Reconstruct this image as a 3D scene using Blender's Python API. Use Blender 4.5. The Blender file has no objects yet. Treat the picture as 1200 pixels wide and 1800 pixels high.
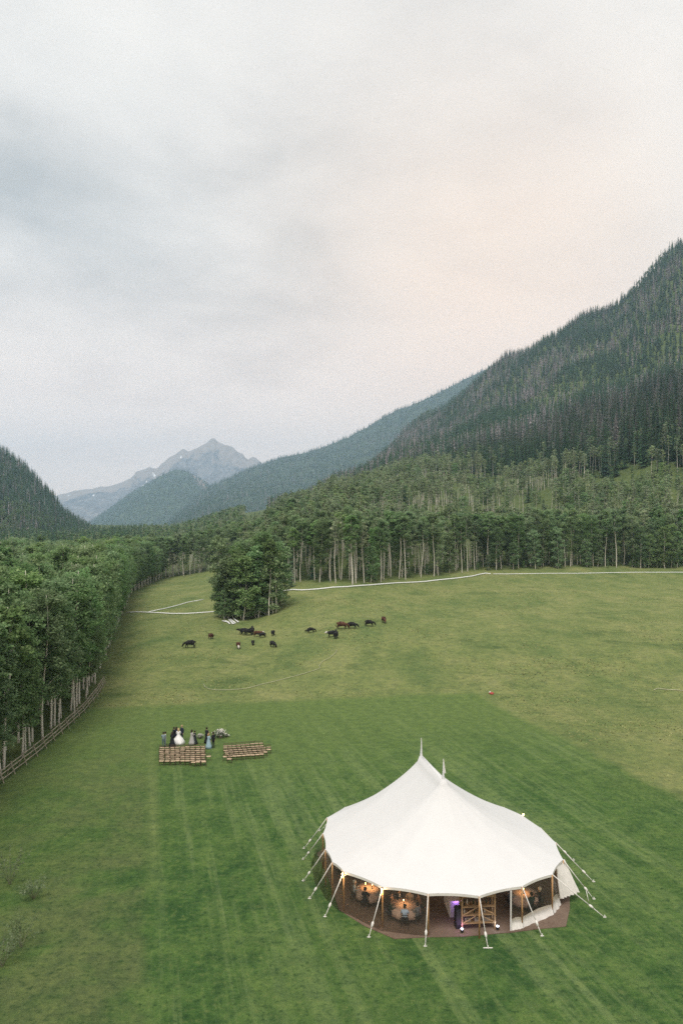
import bpy, math, random
import numpy as np
from mathutils import Vector, Matrix
random.seed(7); RNG = np.random.default_rng(7)
SC = bpy.context.scene
COL = SC.collection
PI = math.pi
# ------------------------------------------------------------------ camera, sky, sun, exposure
F, HZ, CH = 1250.0, 935.0, 25.0            # focal length in photo pixels, horizon row, camera height
cam = bpy.data.cameras.new('camera'); camo = bpy.data.objects.new('camera', cam); COL.objects.link(camo)
camo.location = (0, 0, CH); camo.rotation_euler = (PI/2, 0, 0)
cam.sensor_fit = 'VERTICAL'; cam.sensor_height = 24.0; cam.lens = 24.0*F/1800.0
cam.shift_y = (HZ-900.0)/1800.0
cam.clip_start = 0.5; cam.clip_end = 60000
SC.camera = camo
SC.render.resolution_x, SC.render.resolution_y = 682, 1024
SUN_EL, SUN_AZ = math.radians(62), math.radians(195)      # azimuth from +Y towards +X

def N(nt, t, **kw):
    n = nt.nodes.new(t)
    for k, v in kw.items():
        if k[0] == '_':
            n.inputs[k[1:].replace('_', ' ')].default_value = v
        else: setattr(n, k, v)
    return n
def L(nt, a, b): nt.links.new(a, b)
def math_n(nt, op, a, b=None, clamp=False):
    n = nt.nodes.new('ShaderNodeMath'); n.operation = op; n.use_clamp = clamp
    for i, v in enumerate((a, b)):
        if v is None: continue
        if isinstance(v, (int, float)): n.inputs[i].default_value = v
        else: L(nt, v, n.inputs[i])
    return n.outputs[0]
def mixc(nt, f, a, b, mode='MIX'):
    n = nt.nodes.new('ShaderNodeMix'); n.data_type = 'RGBA'; n.blend_type = mode
    for i, v in ((0, f), (6, a), (7, b)):
        if isinstance(v, (int, float)): n.inputs[i].default_value = v
        elif isinstance(v, (tuple, list)): n.inputs[i].default_value = (*v[:3], 1)
        else: L(nt, v, n.inputs[i])
    return n.outputs[2]
def ramp(nt, v, pts):
    n = nt.nodes.new('ShaderNodeValToRGB'); L(nt, v, n.inputs[0])
    el = n.color_ramp.elements
    while len(el) < len(pts): el.new(0.5)
    for e, (p, c) in zip(el, pts):
        e.position = p; e.color = (*c, 1) if isinstance(c, tuple) else (c, c, c, 1)
    return n.outputs[0]
def vmap(nt, v, scale=(1, 1, 1), loc=(0, 0, 0), rot=(0, 0, 0)):
    n = nt.nodes.new('ShaderNodeMapping'); L(nt, v, n.inputs[0])
    n.inputs['Location'].default_value = loc; n.inputs['Scale'].default_value = scale; n.inputs['Rotation'].default_value = rot
    return n.outputs[0]
def noise(nt, v, scale, detail=4, rough=0.55, dist=0.0, out=0):
    n = nt.nodes.new('ShaderNodeTexNoise'); L(nt, v, n.inputs['Vector'])
    n.inputs['Scale'].default_value = scale; n.inputs['Detail'].default_value = detail
    n.inputs['Roughness'].default_value = rough; n.inputs['Distortion'].default_value = dist
    return n.outputs[out]
def smooth(nt, v, a, b):
    n = nt.nodes.new('ShaderNodeMapRange'); n.interpolation_type = 'SMOOTHSTEP'
    L(nt, v, n.inputs[0]); n.inputs[1].default_value = a; n.inputs[2].default_value = b
    return n.outputs[0]

def dirn(px, py):
    v = Vector(((px-600)/F, 1, (HZ-py)/F)); return v.normalized()
W = bpy.data.worlds.new('World'); SC.world = W; W.use_nodes = True
nt = W.node_tree; nt.nodes.clear()
out = N(nt, 'ShaderNodeOutputWorld'); bg = N(nt, 'ShaderNodeBackground')
sky = N(nt, 'ShaderNodeTexSky'); sky.sky_type = 'NISHITA'; sky.sun_disc = False
sky.sun_elevation = SUN_EL; sky.sun_rotation = SUN_AZ; sky.altitude = 2400
skc = mixc(nt, 1.0, sky.outputs[0], (0.10, 0.10, 0.10), 'MULTIPLY')
tc = N(nt, 'ShaderNodeTexCoord'); G = tc.outputs['Generated']
sep = N(nt, 'ShaderNodeSeparateXYZ'); L(nt, G, sep.inputs[0])
den = math_n(nt, 'ADD', math_n(nt, 'MAXIMUM', sep.outputs[2], 0.0), 0.22)
cx = math_n(nt, 'DIVIDE', sep.outputs[0], den); cy = math_n(nt, 'DIVIDE', sep.outputs[1], den)
cmb = N(nt, 'ShaderNodeCombineXYZ'); L(nt, cx, cmb.inputs[0]); L(nt, cy, cmb.inputs[1])
P = cmb.outputs[0]
n1 = noise(nt, vmap(nt, P, (1.0, 0.8, 1), (3.1, 1.7, 0), (0, 0, 0.5)), 1.15, 5, 0.5, 0.4)
n2 = noise(nt, vmap(nt, P, (0.9, 1.0, 1), (8.3, 4.1, 0), (0, 0, -0.4)), 2.2, 9, 0.55, 0.25)
def lobe(px, py, tight):
    d = dirn(px, py)
    n = nt.nodes.new('ShaderNodeVectorMath'); n.operation = 'DOT_PRODUCT'
    L(nt, G, n.inputs[0]); n.inputs[1].default_value = d
    return math_n(nt, 'POWER', math_n(nt, 'MAXIMUM', n.outputs['Value'], 0.0), tight)
cl = math_n(nt, 'ADD', math_n(nt, 'MULTIPLY', n1, 0.45), math_n(nt, 'MULTIPLY', n2, 1.08))   # ~0.6 mean
# a darker cloud bank to the left and a faint one straight above the ridge
dark = math_n(nt, 'MULTIPLY', math_n(nt, 'ADD', lobe(120, 400, 70), math_n(nt, 'MULTIPLY', lobe(720, 250, 40), 0.45)), n2)
cl2 = math_n(nt, 'SUBTRACT', cl, math_n(nt, 'MULTIPLY', dark, 0.5))
ccol = ramp(nt, cl2, [(0.46, (0.287, 0.291, 0.283)), (0.60, (0.389, 0.380, 0.361)), (0.70, (0.449, 0.435, 0.410)), (0.86, (0.499, 0.481, 0.449))])
glow = math_n(nt, 'MULTIPLY', lobe(850, 570, 26), math_n(nt, 'ADD', n1, 0.45), True)
ccol = mixc(nt, math_n(nt, 'MULTIPLY', glow, 0.85, True), ccol, (0.614, 0.466, 0.349))
low = smooth(nt, sep.outputs[2], 0.40, 0.02)
ccol = mixc(nt, math_n(nt, 'MULTIPLY', low, 0.78), ccol, (0.734, 0.555, 0.447))
full = mixc(nt, 0.94, skc, ccol)
# below the horizon the world is dull ground
grd = smooth(nt, sep.outputs[2], -0.03, -0.06)
full = mixc(nt, grd, full, (0.07, 0.085, 0.05))
L(nt, full, bg.inputs[0]); bg.inputs[1].default_value = 1.0
L(nt, bg.outputs[0], out.inputs[0])

sun = bpy.data.lights.new('sun', 'SUN'); suno = bpy.data.objects.new('sun', sun); COL.objects.link(suno)
sun.energy = 1.5; sun.angle = math.radians(28); sun.color = (1.0, 0.93, 0.86)
sd = Vector((math.sin(SUN_AZ)*math.cos(SUN_EL), math.cos(SUN_AZ)*math.cos(SUN_EL), math.sin(SUN_EL)))
suno.rotation_euler = sd.to_track_quat('Z', 'Y').to_euler(); suno.location = (0, 0, 400)
SC.view_settings.view_transform = 'Standard'; SC.view_settings.look = 'None'
SC.view_settings.exposure = 1.1; SC.view_settings.gamma = 1.0; SC.view_settings.use_curve_mapping = False
SC.cycles.use_denoising = False
SC.cycles.max_bounces = 8; SC.cycles.transparent_max_bounces = 16; SC.cycles.volume_bounces = 1
SC.cycles.diffuse_bounces = 5; SC.cycles.sample_clamp_indirect = 2.0

# ------------------------------------------------------------------ helpers
def tag(o, label=None, cat=None, group=None, kind=None):
    for k, v in (('label', label), ('category', cat), ('group', group), ('kind', kind)):
        if v: o[k] = v
    return o
def mesh(name, V, Fc, mats=(), smooth_=False, mi=None):
    me = bpy.data.meshes.new(name)
    me.from_pydata([tuple(map(float, v)) for v in V] if not isinstance(V, np.ndarray) else V.tolist(), [], Fc if isinstance(Fc, list) else Fc.tolist())
    for m in (mats if isinstance(mats, (list, tuple)) else [mats]): me.materials.append(m)
    if mi is not None: me.polygons.foreach_set('material_index', np.asarray(mi, np.int32))
    if smooth_: me.polygons.foreach_set('use_smooth', np.ones(len(me.polygons), bool))
    me.update(); return me
def obj(name, me, parent=None, loc=None, rz=0.0, scale=None):
    o = bpy.data.objects.new(name, me); COL.objects.link(o)
    if parent is not None: o.parent = parent
    if loc is not None: o.location = loc
    if rz: o.rotation_euler = (0, 0, rz)
    if scale is not None: o.scale = scale if isinstance(scale, (tuple, list)) else (scale,)*3
    return o
def empty(name, loc=(0, 0, 0), rz=0.0, scale=None):
    return obj(name, None, None, loc, rz, scale)
class MB:
    """collects simple shapes into one mesh"""
    def __init__(s): s.v = []; s.f = []; s.m = []
    def add(s, V, Fs, m=0):
        b = len(s.v); s.v += [tuple(v) for v in V]; s.f += [tuple(i+b for i in f) for f in Fs]; s.m += [m]*len(Fs); return s
    def box(s, c, d, m=0, rot=None):
        x, y, z = (q/2 for q in d)
        V = [Vector(p) for p in ((-x,-y,-z),(x,-y,-z),(x,y,-z),(-x,y,-z),(-x,-y,z),(x,-y,z),(x,y,z),(-x,y,z))]
        if rot is not None: V = [rot @ v for v in V]
        return s.add([v+Vector(c) for v in V], [(3,2,1,0),(4,5,6,7),(0,1,5,4),(1,2,6,5),(2,3,7,6),(3,0,4,7)], m)
    def tube(s, pts, rad, n=6, m=0, caps=True):
        pts = [Vector(p) for p in pts]
        rad = rad if isinstance(rad, (list, tuple)) else [rad]*len(pts)
        rings = []
        for i, p in enumerate(pts):
            t = (pts[min(i+1, len(pts)-1)]-pts[max(i-1, 0)]).normalized()
            a = t.orthogonal().normalized() if abs(t.z) < 0.95 else (Vector((1,0,0))-t*t.x).normalized()
            if abs(t.z) < 0.95: a = Vector((t.y, -t.x, 0)).normalized()
            b = t.cross(a)
            rings.append([p+(a*math.cos(2*PI*k/n)+b*math.sin(2*PI*k/n))*rad[i] for k in range(n)])
        V = [v for r in rings for v in r]; Fs = []
        for i in range(len(pts)-1):
            for k in range(n):
                Fs.append((i*n+k, i*n+(k+1) % n, (i+1)*n+(k+1) % n, (i+1)*n+k))
        if caps: Fs += [tuple(range(n-1, -1, -1)), tuple(range((len(pts)-1)*n, len(pts)*n))]
        return s.add(V, Fs, m)
    def lathe(s, prof, n=12, m=0, c=(0, 0, 0), fold=None):
        V = []; Fs = []
        for i, (r, z) in enumerate(prof):
            for k in range(n):
                a = 2*PI*k/n; rr = r*(1+(fold(i, a) if fold else 0))
                V.append((c[0]+rr*math.cos(a), c[1]+rr*math.sin(a), c[2]+z))
        for i in range(len(prof)-1):
            for k in range(n): Fs.append((i*n+k, i*n+(k+1) % n, (i+1)*n+(k+1) % n, (i+1)*n+k))
        Fs += [tuple(range(n-1, -1, -1)), tuple(range((len(prof)-1)*n, len(prof)*n))]
        return s.add(V, Fs, m)
    def me(s, name, mats, smooth_=False): return mesh(name, s.v, s.f, mats, smooth_, s.m)

# numpy value noise
def _h(ix, iy, seed):
    n = (ix.astype(np.int64)*374761393 + iy.astype(np.int64)*668265263 + seed*1442695041) & 0xffffffff
    n = ((n ^ (n >> 13))*1274126177) & 0xffffffff
    return ((n ^ (n >> 16)) & 0xffff)/65535.0
def vnoise(x, y, seed=0):
    ix, iy = np.floor(x), np.floor(y); fx, fy = x-ix, y-iy
    fx = fx*fx*(3-2*fx); fy = fy*fy*(3-2*fy)
    a, b = _h(ix, iy, seed), _h(ix+1, iy, seed); c, d = _h(ix, iy+1, seed), _h(ix+1, iy+1, seed)
    return (a+(b-a)*fx)*(1-fy)+(c+(d-c)*fx)*fy-0.5
def fbm(x, y, o=5, seed=0, ridged=False):
    s = 0; a = 1.0
    for i in range(o):
        v = vnoise(x*2**i+17.3*i, y*2**i-9.1*i, seed+i)
        s = s + a*((0.5-np.abs(v)*2) if ridged else v*2); a *= 0.5
    return s

# ------------------------------------------------------------------ terrain
COLS = [
 (-900, [(100, 0.0), (300, 0.0), (900, 8.0), (2500, 60.0)]),
 (120, [(100, 0.0), (300, 0.0), (900, 8.0), (2500, 50.0)]),
 (300, [(100, 0.0), (183, 2.0), (359, 1.0), (700, 8.0), (1300, 24.0), (2500, 45.0)]),
 (435, [(100, 0.0), (190, 2.6), (300, 5.0), (500, 15.0), (1100, 50.0), (2200, 78.0)]),
 (520, [(100, 0.0), (140, 2.0), (214, 7.6), (300, 14.0), (500, 32.0), (1000, 56.0), (2100, 100.7)]),
 (600, [(100, 0.0), (140, 3.0), (214, 8.5), (300, 18.0), (500, 42.0), (900, 75.0), (2000, 150.2)]),
 (750, [(100, 0.0), (140, 2.5), (240, 7.8), (320, 17.0), (500, 48.0), (800, 95.0), (1500, 205.0), (2400, 385.0)]),
 (900, [(100, 0.0), (150, 3.0), (268, 9.3), (350, 20.0), (640, 78.0), (1200, 208.3), (2350, 545.0)]),
 (1050, [(100, 0.0), (150, 3.0), (275, 9.5), (350, 22.0), (520, 72.0), (1100, 244.0), (2150, 605.2)]),
 (1200, [(100, 0.0), (150, 3.0), (280, 9.6), (350, 25.0), (450, 68.0), (1000, 258.4), (1900, 703.2)]),
 (1400, [(100, 0.0), (150, 3.0), (290, 9.6), (350, 30.0), (430, 82.0), (900, 295.0), (1700, 794.7)]),
 (2100, [(100, 0.0), (150, 3.0), (300, 9.6), (360, 30.0), (430, 82.0), (900, 295.0), (1700, 806.7)]),
]
def pchip(xk, yk, x):
    xk, yk = np.asarray(xk, float), np.asarray(yk, float)
    h = np.diff(xk); d = np.diff(yk)/h; m = np.zeros(len(xk))
    for i in range(1, len(xk)-1):
        if d[i-1]*d[i] > 0:
            w1, w2 = 2*h[i]+h[i-1], h[i]+2*h[i-1]; m[i] = (w1+w2)/(w1/d[i-1]+w2/d[i])
    m[0], m[-1] = 0, d[-1]
    x = np.clip(x, xk[0], xk[-1]); i = np.clip(np.searchsorted(xk, x)-1, 0, len(h)-1)
    t = (x-xk[i])/h[i]
    return ((1+2*t)*(1-t)**2*yk[i]+t*(1-t)**2*h[i]*m[i]+t*t*(3-2*t)*yk[i+1]+t*t*(t-1)*h[i]*m[i+1])
CPX = np.array([c[0] for c in COLS], float)
def terrain(X, Y):
    X = np.atleast_1d(np.asarray(X, float)); Y = np.atleast_1d(np.asarray(Y, float))
    shp = X.shape; X = X.ravel(); Y = Y.ravel()
    px = np.clip(600+F*X/np.maximum(Y, 8.0), -890, 2090); lY = np.log(np.maximum(Y, 8.0))
    Z = []
    for c, ks in COLS:
        yr, zr = ks[-1]
        k = [(8, 0), (60, 0)]+ks+[(yr*1.25, zr*0.86), (yr*1.9, zr*0.4)]
        Z.append(pchip([math.log(a) for a, b in k], [b for a, b in k], lY))
    Z = np.array(Z)
    i = np.clip(np.searchsorted(CPX, px)-1, 0, len(CPX)-2); t = (px-CPX[i])/(CPX[i+1]-CPX[i]); t = t*t*(3-2*t)*0.6+t*0.4
    z = Z[i, np.arange(len(px))]*(1-t)+Z[i+1, np.arange(len(px))]*t
    amp = np.clip((z-60)/240, 0, 1)
    z = z+amp*(fbm(X/260, Y/260, 4, 3)*26+fbm(X/60, Y/60, 3, 8)*5)
    z = z+np.clip((Y-105)/60, 0, 1)*np.clip((420-Y)/120, 0, 1)*fbm(X/22, Y/22, 3, 5)*0.05
    return z.reshape(shp)
def tz(x, y): return float(terrain(x, y)[0])
_YS = np.exp(np.linspace(math.log(30), math.log(2600), 2600))
def hit(px, py):
    """the ground point seen at a photo pixel"""
    X = (px-600)/F*_YS; z = terrain(X, _YS); ray = CH-(py-HZ)/F*_YS
    i = int(np.argmax(z >= ray)) or len(_YS)-1
    a0, a1 = (ray-z)[i-1], (ray-z)[i]; t = a0/(a0-a1+1e-9); y = _YS[i-1]+(_YS[i]-_YS[i-1])*t; x = (px-600)/F*y
    return Vector((x, y, tz(x, y)))
def at(px, py, z=0.0):
    y = (CH-z)*F/(py-HZ); return Vector(((px-600)/F*y, y, z))
def grid_faces(nr, nc):
    i = np.arange((nr-1)*(nc-1)); r = i//(nc-1); c = i % (nc-1); a = r*nc+c
    return np.stack([a, a+1, a+nc+1, a+nc], 1)

# ---- materials
def new_mat(name):
    m = bpy.data.materials.new(name); m.use_nodes = True; nt = m.node_tree; nt.nodes.clear()
    o = N(nt, 'ShaderNodeOutputMaterial'); b = N(nt, 'ShaderNodeBsdfPrincipled'); L(nt, b.outputs[0], o.inputs[0])
    return m, nt, b, o
def bump(nt, b, h, strength=0.4, dist=0.1):
    n = N(nt, 'ShaderNodeBump'); n.inputs['Strength'].default_value = strength; n.inputs['Distance'].default_value = dist
    L(nt, h, n.inputs['Height']); L(nt, n.outputs[0], b.inputs['Normal'])
def M(name, c, var=0.18, scale=8.0, rough=0.7, metal=0.0, bm=0.0, spec=0.3):
    m, nt, b, o = new_mat(name)
    tc = N(nt, 'ShaderNodeTexCoord'); v = noise(nt, tc.outputs['Object'], scale, 5)
    lo = tuple(x*(1-var) for x in c); hi = tuple(min(1, x*(1+var)) for x in c)
    L(nt, mixc(nt, smooth(nt, v, 0.3, 0.7), lo, hi), b.inputs['Base Color'])
    b.inputs['Roughness'].default_value = rough; b.inputs['Metallic'].default_value = metal; b.inputs['Specular IOR Level'].default_value = spec
    if bm: bump(nt, b, v, bm, 0.02)
    return m
def ground_mat():
    m, nt, b, o = new_mat('grass_ground')
    g = N(nt, 'ShaderNodeNewGeometry'); Pn = g.outputs['Position']
    sp = N(nt, 'ShaderNodeSeparateXYZ'); L(nt, Pn, sp.inputs[0])
    X, Y = sp.outputs[0], sp.outputs[1]
    u = math_n(nt, 'ADD', X, math_n(nt, 'MULTIPLY', Y, 0.268))
    v = math_n(nt, 'SUBTRACT', Y, math_n(nt, 'MULTIPLY', X, 0.15))
    big = noise(nt, Pn, 0.045, 5, 0.6); mid = noise(nt, Pn, 0.35, 6, 0.65); fine = noise(nt, Pn, 2.6, 6, 0.72); hair = noise(nt, vmap(nt, Pn, (1, 1.0, 1)), 14, 4, 0.75)
    jit = math_n(nt, 'MULTIPLY', math_n(nt, 'SUBTRACT', mid, 0.5), 2.6)
    mow = math_n(nt, 'MULTIPLY', smooth(nt, math_n(nt, 'ADD', u, jit), 51.0, 48.6), smooth(nt, math_n(nt, 'ADD', v, jit), 108.2, 104.5))
    # mown lawn: stripes along the mowing direction
    cu = N(nt, 'ShaderNodeCombineXYZ'); L(nt, u, cu.inputs[0]); L(nt, math_n(nt, 'MULTIPLY', v, 0.03), cu.inputs[1])
    st = noise(nt, cu.outputs[0], 0.75, 4, 0.7); st2 = noise(nt, cu.outputs[0], 0.16, 2, 0.5)
    lw = ramp(nt, mid, [(0.34, (0.033, 0.082, 0.023)), (0.5, (0.063, 0.127, 0.033)), (0.66, (0.100, 0.164, 0.046))])
    instr = math_n(nt, 'MULTIPLY', smooth(nt, u, -1.2, 0.3), 1.0)
    sf = math_n(nt, 'MULTIPLY', math_n(nt, 'MULTIPLY', smooth(nt, math_n(nt, 'ADD', math_n(nt, 'MULTIPLY', st, 0.75), math_n(nt, 'MULTIPLY', st2, 0.35)), 0.50, 0.66), instr), math_n(nt, 'ADD', math_n(nt, 'MULTIPLY', smooth(nt, noise(nt, vmap(nt, Pn, (1, .45, 1), (3, 1, 0), (0, 0, .26)), 0.14, 5, 0.65), 0.30, 0.60), 0.6), 0.5))
    lw = mixc(nt, sf, lw, (0.136, 0.198, 0.072))
    edge = math_n(nt, 'MULTIPLY', smooth(nt, math_n(nt, 'ABSOLUTE', math_n(nt, 'SUBTRACT', u, 0.2)), 0.9, 0.1), math_n(nt, 'ADD', mid, 0.15))
    lw = mixc(nt, math_n(nt, 'MULTIPLY', math_n(nt, 'MULTIPLY', edge, smooth(nt, Y, 46, 60)), 0.75), lw, (0.181, 0.213, 0.084))
    rough_l = math_n(nt, 'MULTIPLY', smooth(nt, u, 0.2, -1.0), smooth(nt, noise(nt, Pn, 0.16, 5, 0.65), 0.34, 0.60))
    lw = mixc(nt, math_n(nt, 'MULTIPLY', rough_l, 0.85), lw, (0.116, 0.143, 0.058))
    lw = mixc(nt, smooth(nt, big, 0.42, 0.75), lw, (0.078, 0.133, 0.036))
    lw = mixc(nt, math_n(nt, 'MULTIPLY', smooth(nt, big, 0.5, 0.3), 0.55), lw, (0.027, 0.077, 0.022))
    lw = mixc(nt, math_n(nt, 'MULTIPLY', smooth(nt, fine, 0.50, 0.70), 0.7), lw, (0.136, 0.178, 0.058))
    lw = mixc(nt, math_n(nt, 'MULTIPLY', smooth(nt, fine, 0.5, 0.32), 0.75), lw, (0.021, 0.055, 0.018))
    lw = mixc(nt, math_n(nt, 'MULTIPLY', smooth(nt, v, 58, 102), 0.8), lw, (0.114, 0.167, 0.050))
    # meadow: taller, yellower, patchy
    mm = noise(nt, vmap(nt, Pn, (1.2, 0.7, 1), (5, 9, 0)), 0.08, 7, 0.72)
    me_ = ramp(nt, mm, [(0.33, (0.096, 0.145, 0.048)), (0.5, (0.158, 0.194, 0.068)), (0.66, (0.217, 0.233, 0.094))])
    me_ = mixc(nt, math_n(nt, 'MULTIPLY', smooth(nt, fine, 0.54, 0.8), 0.6), me_, (0.231, 0.215, 0.091))
    me_ = mixc(nt, math_n(nt, 'MULTIPLY', smooth(nt, fine, 0.5, 0.25), 0.6), me_, (0.050, 0.077, 0.026))
    me_ = mixc(nt, math_n(nt, 'MULTIPLY', smooth(nt, noise(nt, vmap(nt, Pn, (0.8, 1.0, 1), (2, 4, 0)), 0.10, 6, 0.7), 0.54, 0.70), 0.7), me_, (0.056, 0.096, 0.031))
    me_ = mixc(nt, math_n(nt, 'MULTIPLY', smooth(nt, mid, 0.47, 0.33), 0.5), me_, (0.084, 0.122, 0.041))
    col = mixc(nt, mow, me_, lw)
    # forest floor on the hillside and under the groves
    at_ = N(nt, 'ShaderNodeAttribute'); at_.attribute_name = 'wood'
    ff = ramp(nt, mid, [(0.3, (0.044, 0.074, 0.024)), (0.7, (0.115, 0.144, 0.050))])
    col = mixc(nt, at_.outputs['Fac'], col, ff)
    col = mixc(nt, math_n(nt, 'MULTIPLY', math_n(nt, 'SUBTRACT', hair, 0.36), 2.6, True), mixc(nt, 1.0, col, (0.72, 0.74, 0.78), 'MULTIPLY'), mixc(nt, 1.0, col, (1.5, 1.42, 1.35), 'MULTIPLY'))
    col = mixc(nt, smooth(nt, noise(nt, Pn, 1.0, 5, 0.7), 0.35, 0.65), mixc(nt, 1.0, col, (0.82, 0.85, 0.9), 'MULTIPLY'), mixc(nt, 1.0, col, (1.16, 1.13, 1.06), 'MULTIPLY'))
    L(nt, col, b.inputs['Base Color']); b.inputs['Roughness'].default_value = 0.9; b.inputs['Specular IOR Level'].default_value = 0.1
    hgt = math_n(nt, 'ADD', math_n(nt, 'MULTIPLY', fine, 0.7), math_n(nt, 'MULTIPLY', hair, 0.25))
    bump(nt, b, hgt, 0.8, 0.35)
    return m
# groves' edge on the left: X of the edge as a function of Y
def xedge(Y): return np.interp(Y, [40, 70, 80, 90, 100, 110, 118, 180, 285, 359, 420], [-33.6, -34.2, -34.6, -35.4, -36.4, -38.2, -40, -56, -83, -91, -95])
LINE = [hit(px, py) for px, py in ((485,1037),(520,1028),(560,1029),(600,1031),(660,1028),(700,1021),(770,1014),(850,1004),(950,1001),(1100,1000),(1200,1000),(1320,1000))]
LU = np.array([p.x/p.y for p in LINE]); LY = np.array([p.y for p in LINE])
def yline(u): return np.interp(u, LU, LY)
BT = np.array([(435,1100),(520,1000),(600,900),(700,840),(750,780),(900,600),(1050,505),(1200,445),(1400,430)], float)
def bench_top(u): return np.interp(600+F*u, BT[:, 0], BT[:, 1])

ys = np.concatenate([np.linspace(-160, 8, 12)[:-1], np.exp(np.linspace(math.log(8), math.log(3300), 330))])
aa = np.linspace(-1, 1, 430)
hw = np.maximum(1.25*ys, 170)
GX = hw[:, None]*aa[None]; GY = np.repeat(ys[:, None], len(aa), 1)
GZ = terrain(GX, GY)
gme = mesh('ground', np.stack([GX, GY, GZ], -1).reshape(-1, 3), grid_faces(len(ys), len(aa)), [ground_mat()], True)
fx, fy = GX.ravel(), GY.ravel(); fu = fx/np.maximum(fy, 8)
wd = np.clip((xedge(fy)-fx)/3+0.3, 0, 1)*(fy > 30)
wd = np.maximum(wd, np.clip((fy-yline(fu)-5)/10, 0, 1)*(fu > -0.09))
wd = np.maximum(wd, np.clip((fy-372)/10, 0, 1))
a = gme.attributes.new('wood', 'FLOAT', 'POINT'); a.data.foreach_set('value', wd.astype(np.float32))
tag(obj('ground', gme), kind='structure')

# ---- far mountains
def hill_mat(name, cols, scale, bstr, rock=None, snow=False):
    m, nt, b, o = new_mat(name)
    g = N(nt, 'ShaderNodeNewGeometry'); Pn = g.outputs['Position']
    a = noise(nt, Pn, scale*1.5, 9, 0.72); c = noise(nt, vmap(nt, Pn, (1, 0.5, 0.6)), scale*7, 6, 0.75)
    f = math_n(nt, 'ADD', math_n(nt, 'MULTIPLY', a, 0.55), math_n(nt, 'MULTIPLY', c, 0.45))
    col = ramp(nt, f, [(0.36, cols[0]), (0.5, cols[1]), (0.64, cols[2])])
    at_ = N(nt, 'ShaderNodeAttribute'); at_.attribute_name = 'scree'
    sf = smooth(nt, math_n(nt, 'ADD', at_.outputs['Fac'], math_n(nt, 'MULTIPLY', math_n(nt, 'SUBTRACT', f, 0.5), 1.3)), 0.4, 0.6)
    col = mixc(nt, sf, col, rock or cols[2])
    if snow:
        s2 = N(nt, 'ShaderNodeAttribute'); s2.attribute_name = 'snow'
        n2 = noise(nt, vmap(nt, Pn, (1, 1, 0.4)), scale*5, 4, 0.6)
        col = mixc(nt, smooth(nt, math_n(nt, 'ADD', s2.outputs['Fac'], n2), 1.22, 1.3), col, (0.8, 0.8, 0.82))
    L(nt, col, b.inputs['Base Color']); b.inputs['Roughness'].default_value = 0.95; b.inputs['Specular IOR Level'].default_value = 0.05
    bump(nt, b, f, bstr, 1.0/scale*0.12)
    return m
def hill(name, label, ridge, yb, zb, mat_, p=1.15, amp=0.06, fs=500., seed=1, nc=260, nr=90, scree=None, snow=None, rg=0.02):
    r = np.array(ridge, float)
    pxs = np.linspace(r[0, 0], r[-1, 0], nc)
    pyr = np.interp(pxs, r[:, 0], r[:, 1]); Yr = np.interp(pxs, r[:, 0], r[:, 2])
    k = np.ones(5)/5
    zr = CH+(HZ-pyr)*Yr/F
    t = np.concatenate([np.linspace(0, 1, nr), np.linspace(1, 1.8, nr//3)[1:]])
    V = []
    ybv = np.interp(pxs, [q[0] for q in yb], [q[1] for q in yb])
    for tt in t:
        Y = ybv+(Yr-ybv)*tt
        X = (pxs-600)/F*Y
        h = zb+(zr-zb)*(tt**p if tt <= 1 else max(0.0, 1-(tt-1)*1.05))
        w = math.sin(PI*min(tt, 1))**0.7 if tt <= 1 else 1
        n = fbm(X/fs, Y/fs, 6, seed, True)*amp*(zr-zb)*(w if tt < 1 else min(1, (tt-1)*2))
        n = n+fbm(X/(fs*.15), Y/(fs*.15), 3, seed+9)*rg*(zr-zb)*min(tt*3, 1)*(0.35 if abs(tt-1) < 0.02 else 1)
        V.append(np.stack([X, Y, h+n], 1))
    V = np.array(V)
    me = mesh(name, V.reshape(-1, 3), grid_faces(len(t), nc), [mat_], True)
    PX, TT = np.broadcast_to(pxs, (len(t), nc)), np.repeat(t[:, None], nc, 1)
    for nm, fn in (('scree', scree), ('snow', snow)):
        at_ = me.attributes.new(nm, 'FLOAT', 'POINT')
        at_.data.foreach_set('value', (fn(PX, TT) if fn else np.zeros_like(TT)).astype(np.float32).ravel())
    tag(obj(name, me), kind='structure')
    return V, pxs, t
far_m = hill_mat('far_rock', ((0.05, 0.055, 0.075), (0.17, 0.165, 0.17), (0.36, 0.33, 0.315)), 0.0022, 0.9, (0.33, 0.28, 0.25), True)
hill('mountain', '', [(20,905,9800),(60,884,9700),(100,871,9600),(130,863,9500),(165,859,9400),(200,853,9300),(230,841,9200),(241,829,9100),(262,822,9100),(275,824,9050),(300,803,9000),(322,790,9000),(331,794,9000),(350,786,9000),(362,779,9000),(370,773,9000),(376,770,9000),(383,776,9000),(400,783,9000),(412,790,9000),(425,799,9000),(436,807,9000),(441,804,9000),(446,802,9000),(452,809,9000),(480,832,9000),(560,870,9000)],
     [(0,7000),(600,6800)], -20, far_m, 1.1, 0.17, 700., 21, 420, 130, lambda p, t: np.clip((t-0.55)*2.0, 0, 1),
     lambda p, t: np.maximum.reduce([np.exp(-((p-c)/w)**2-((t-tt)/h)**2) for c, tt, w, h in ((271,0.83,5,.03),(258,0.72,3,.03),(252,.66,3,.02),(318,0.87,3,.03),(120,.90,8,.03),(165,.78,4,.03))]), 0.03)
mid_m = hill_mat('mid_forest_slope', ((0.035, 0.06, 0.035), (0.06, 0.09, 0.05), (0.09, 0.12, 0.065)), 0.004, 0.8, (0.36, 0.29, 0.25))
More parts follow.
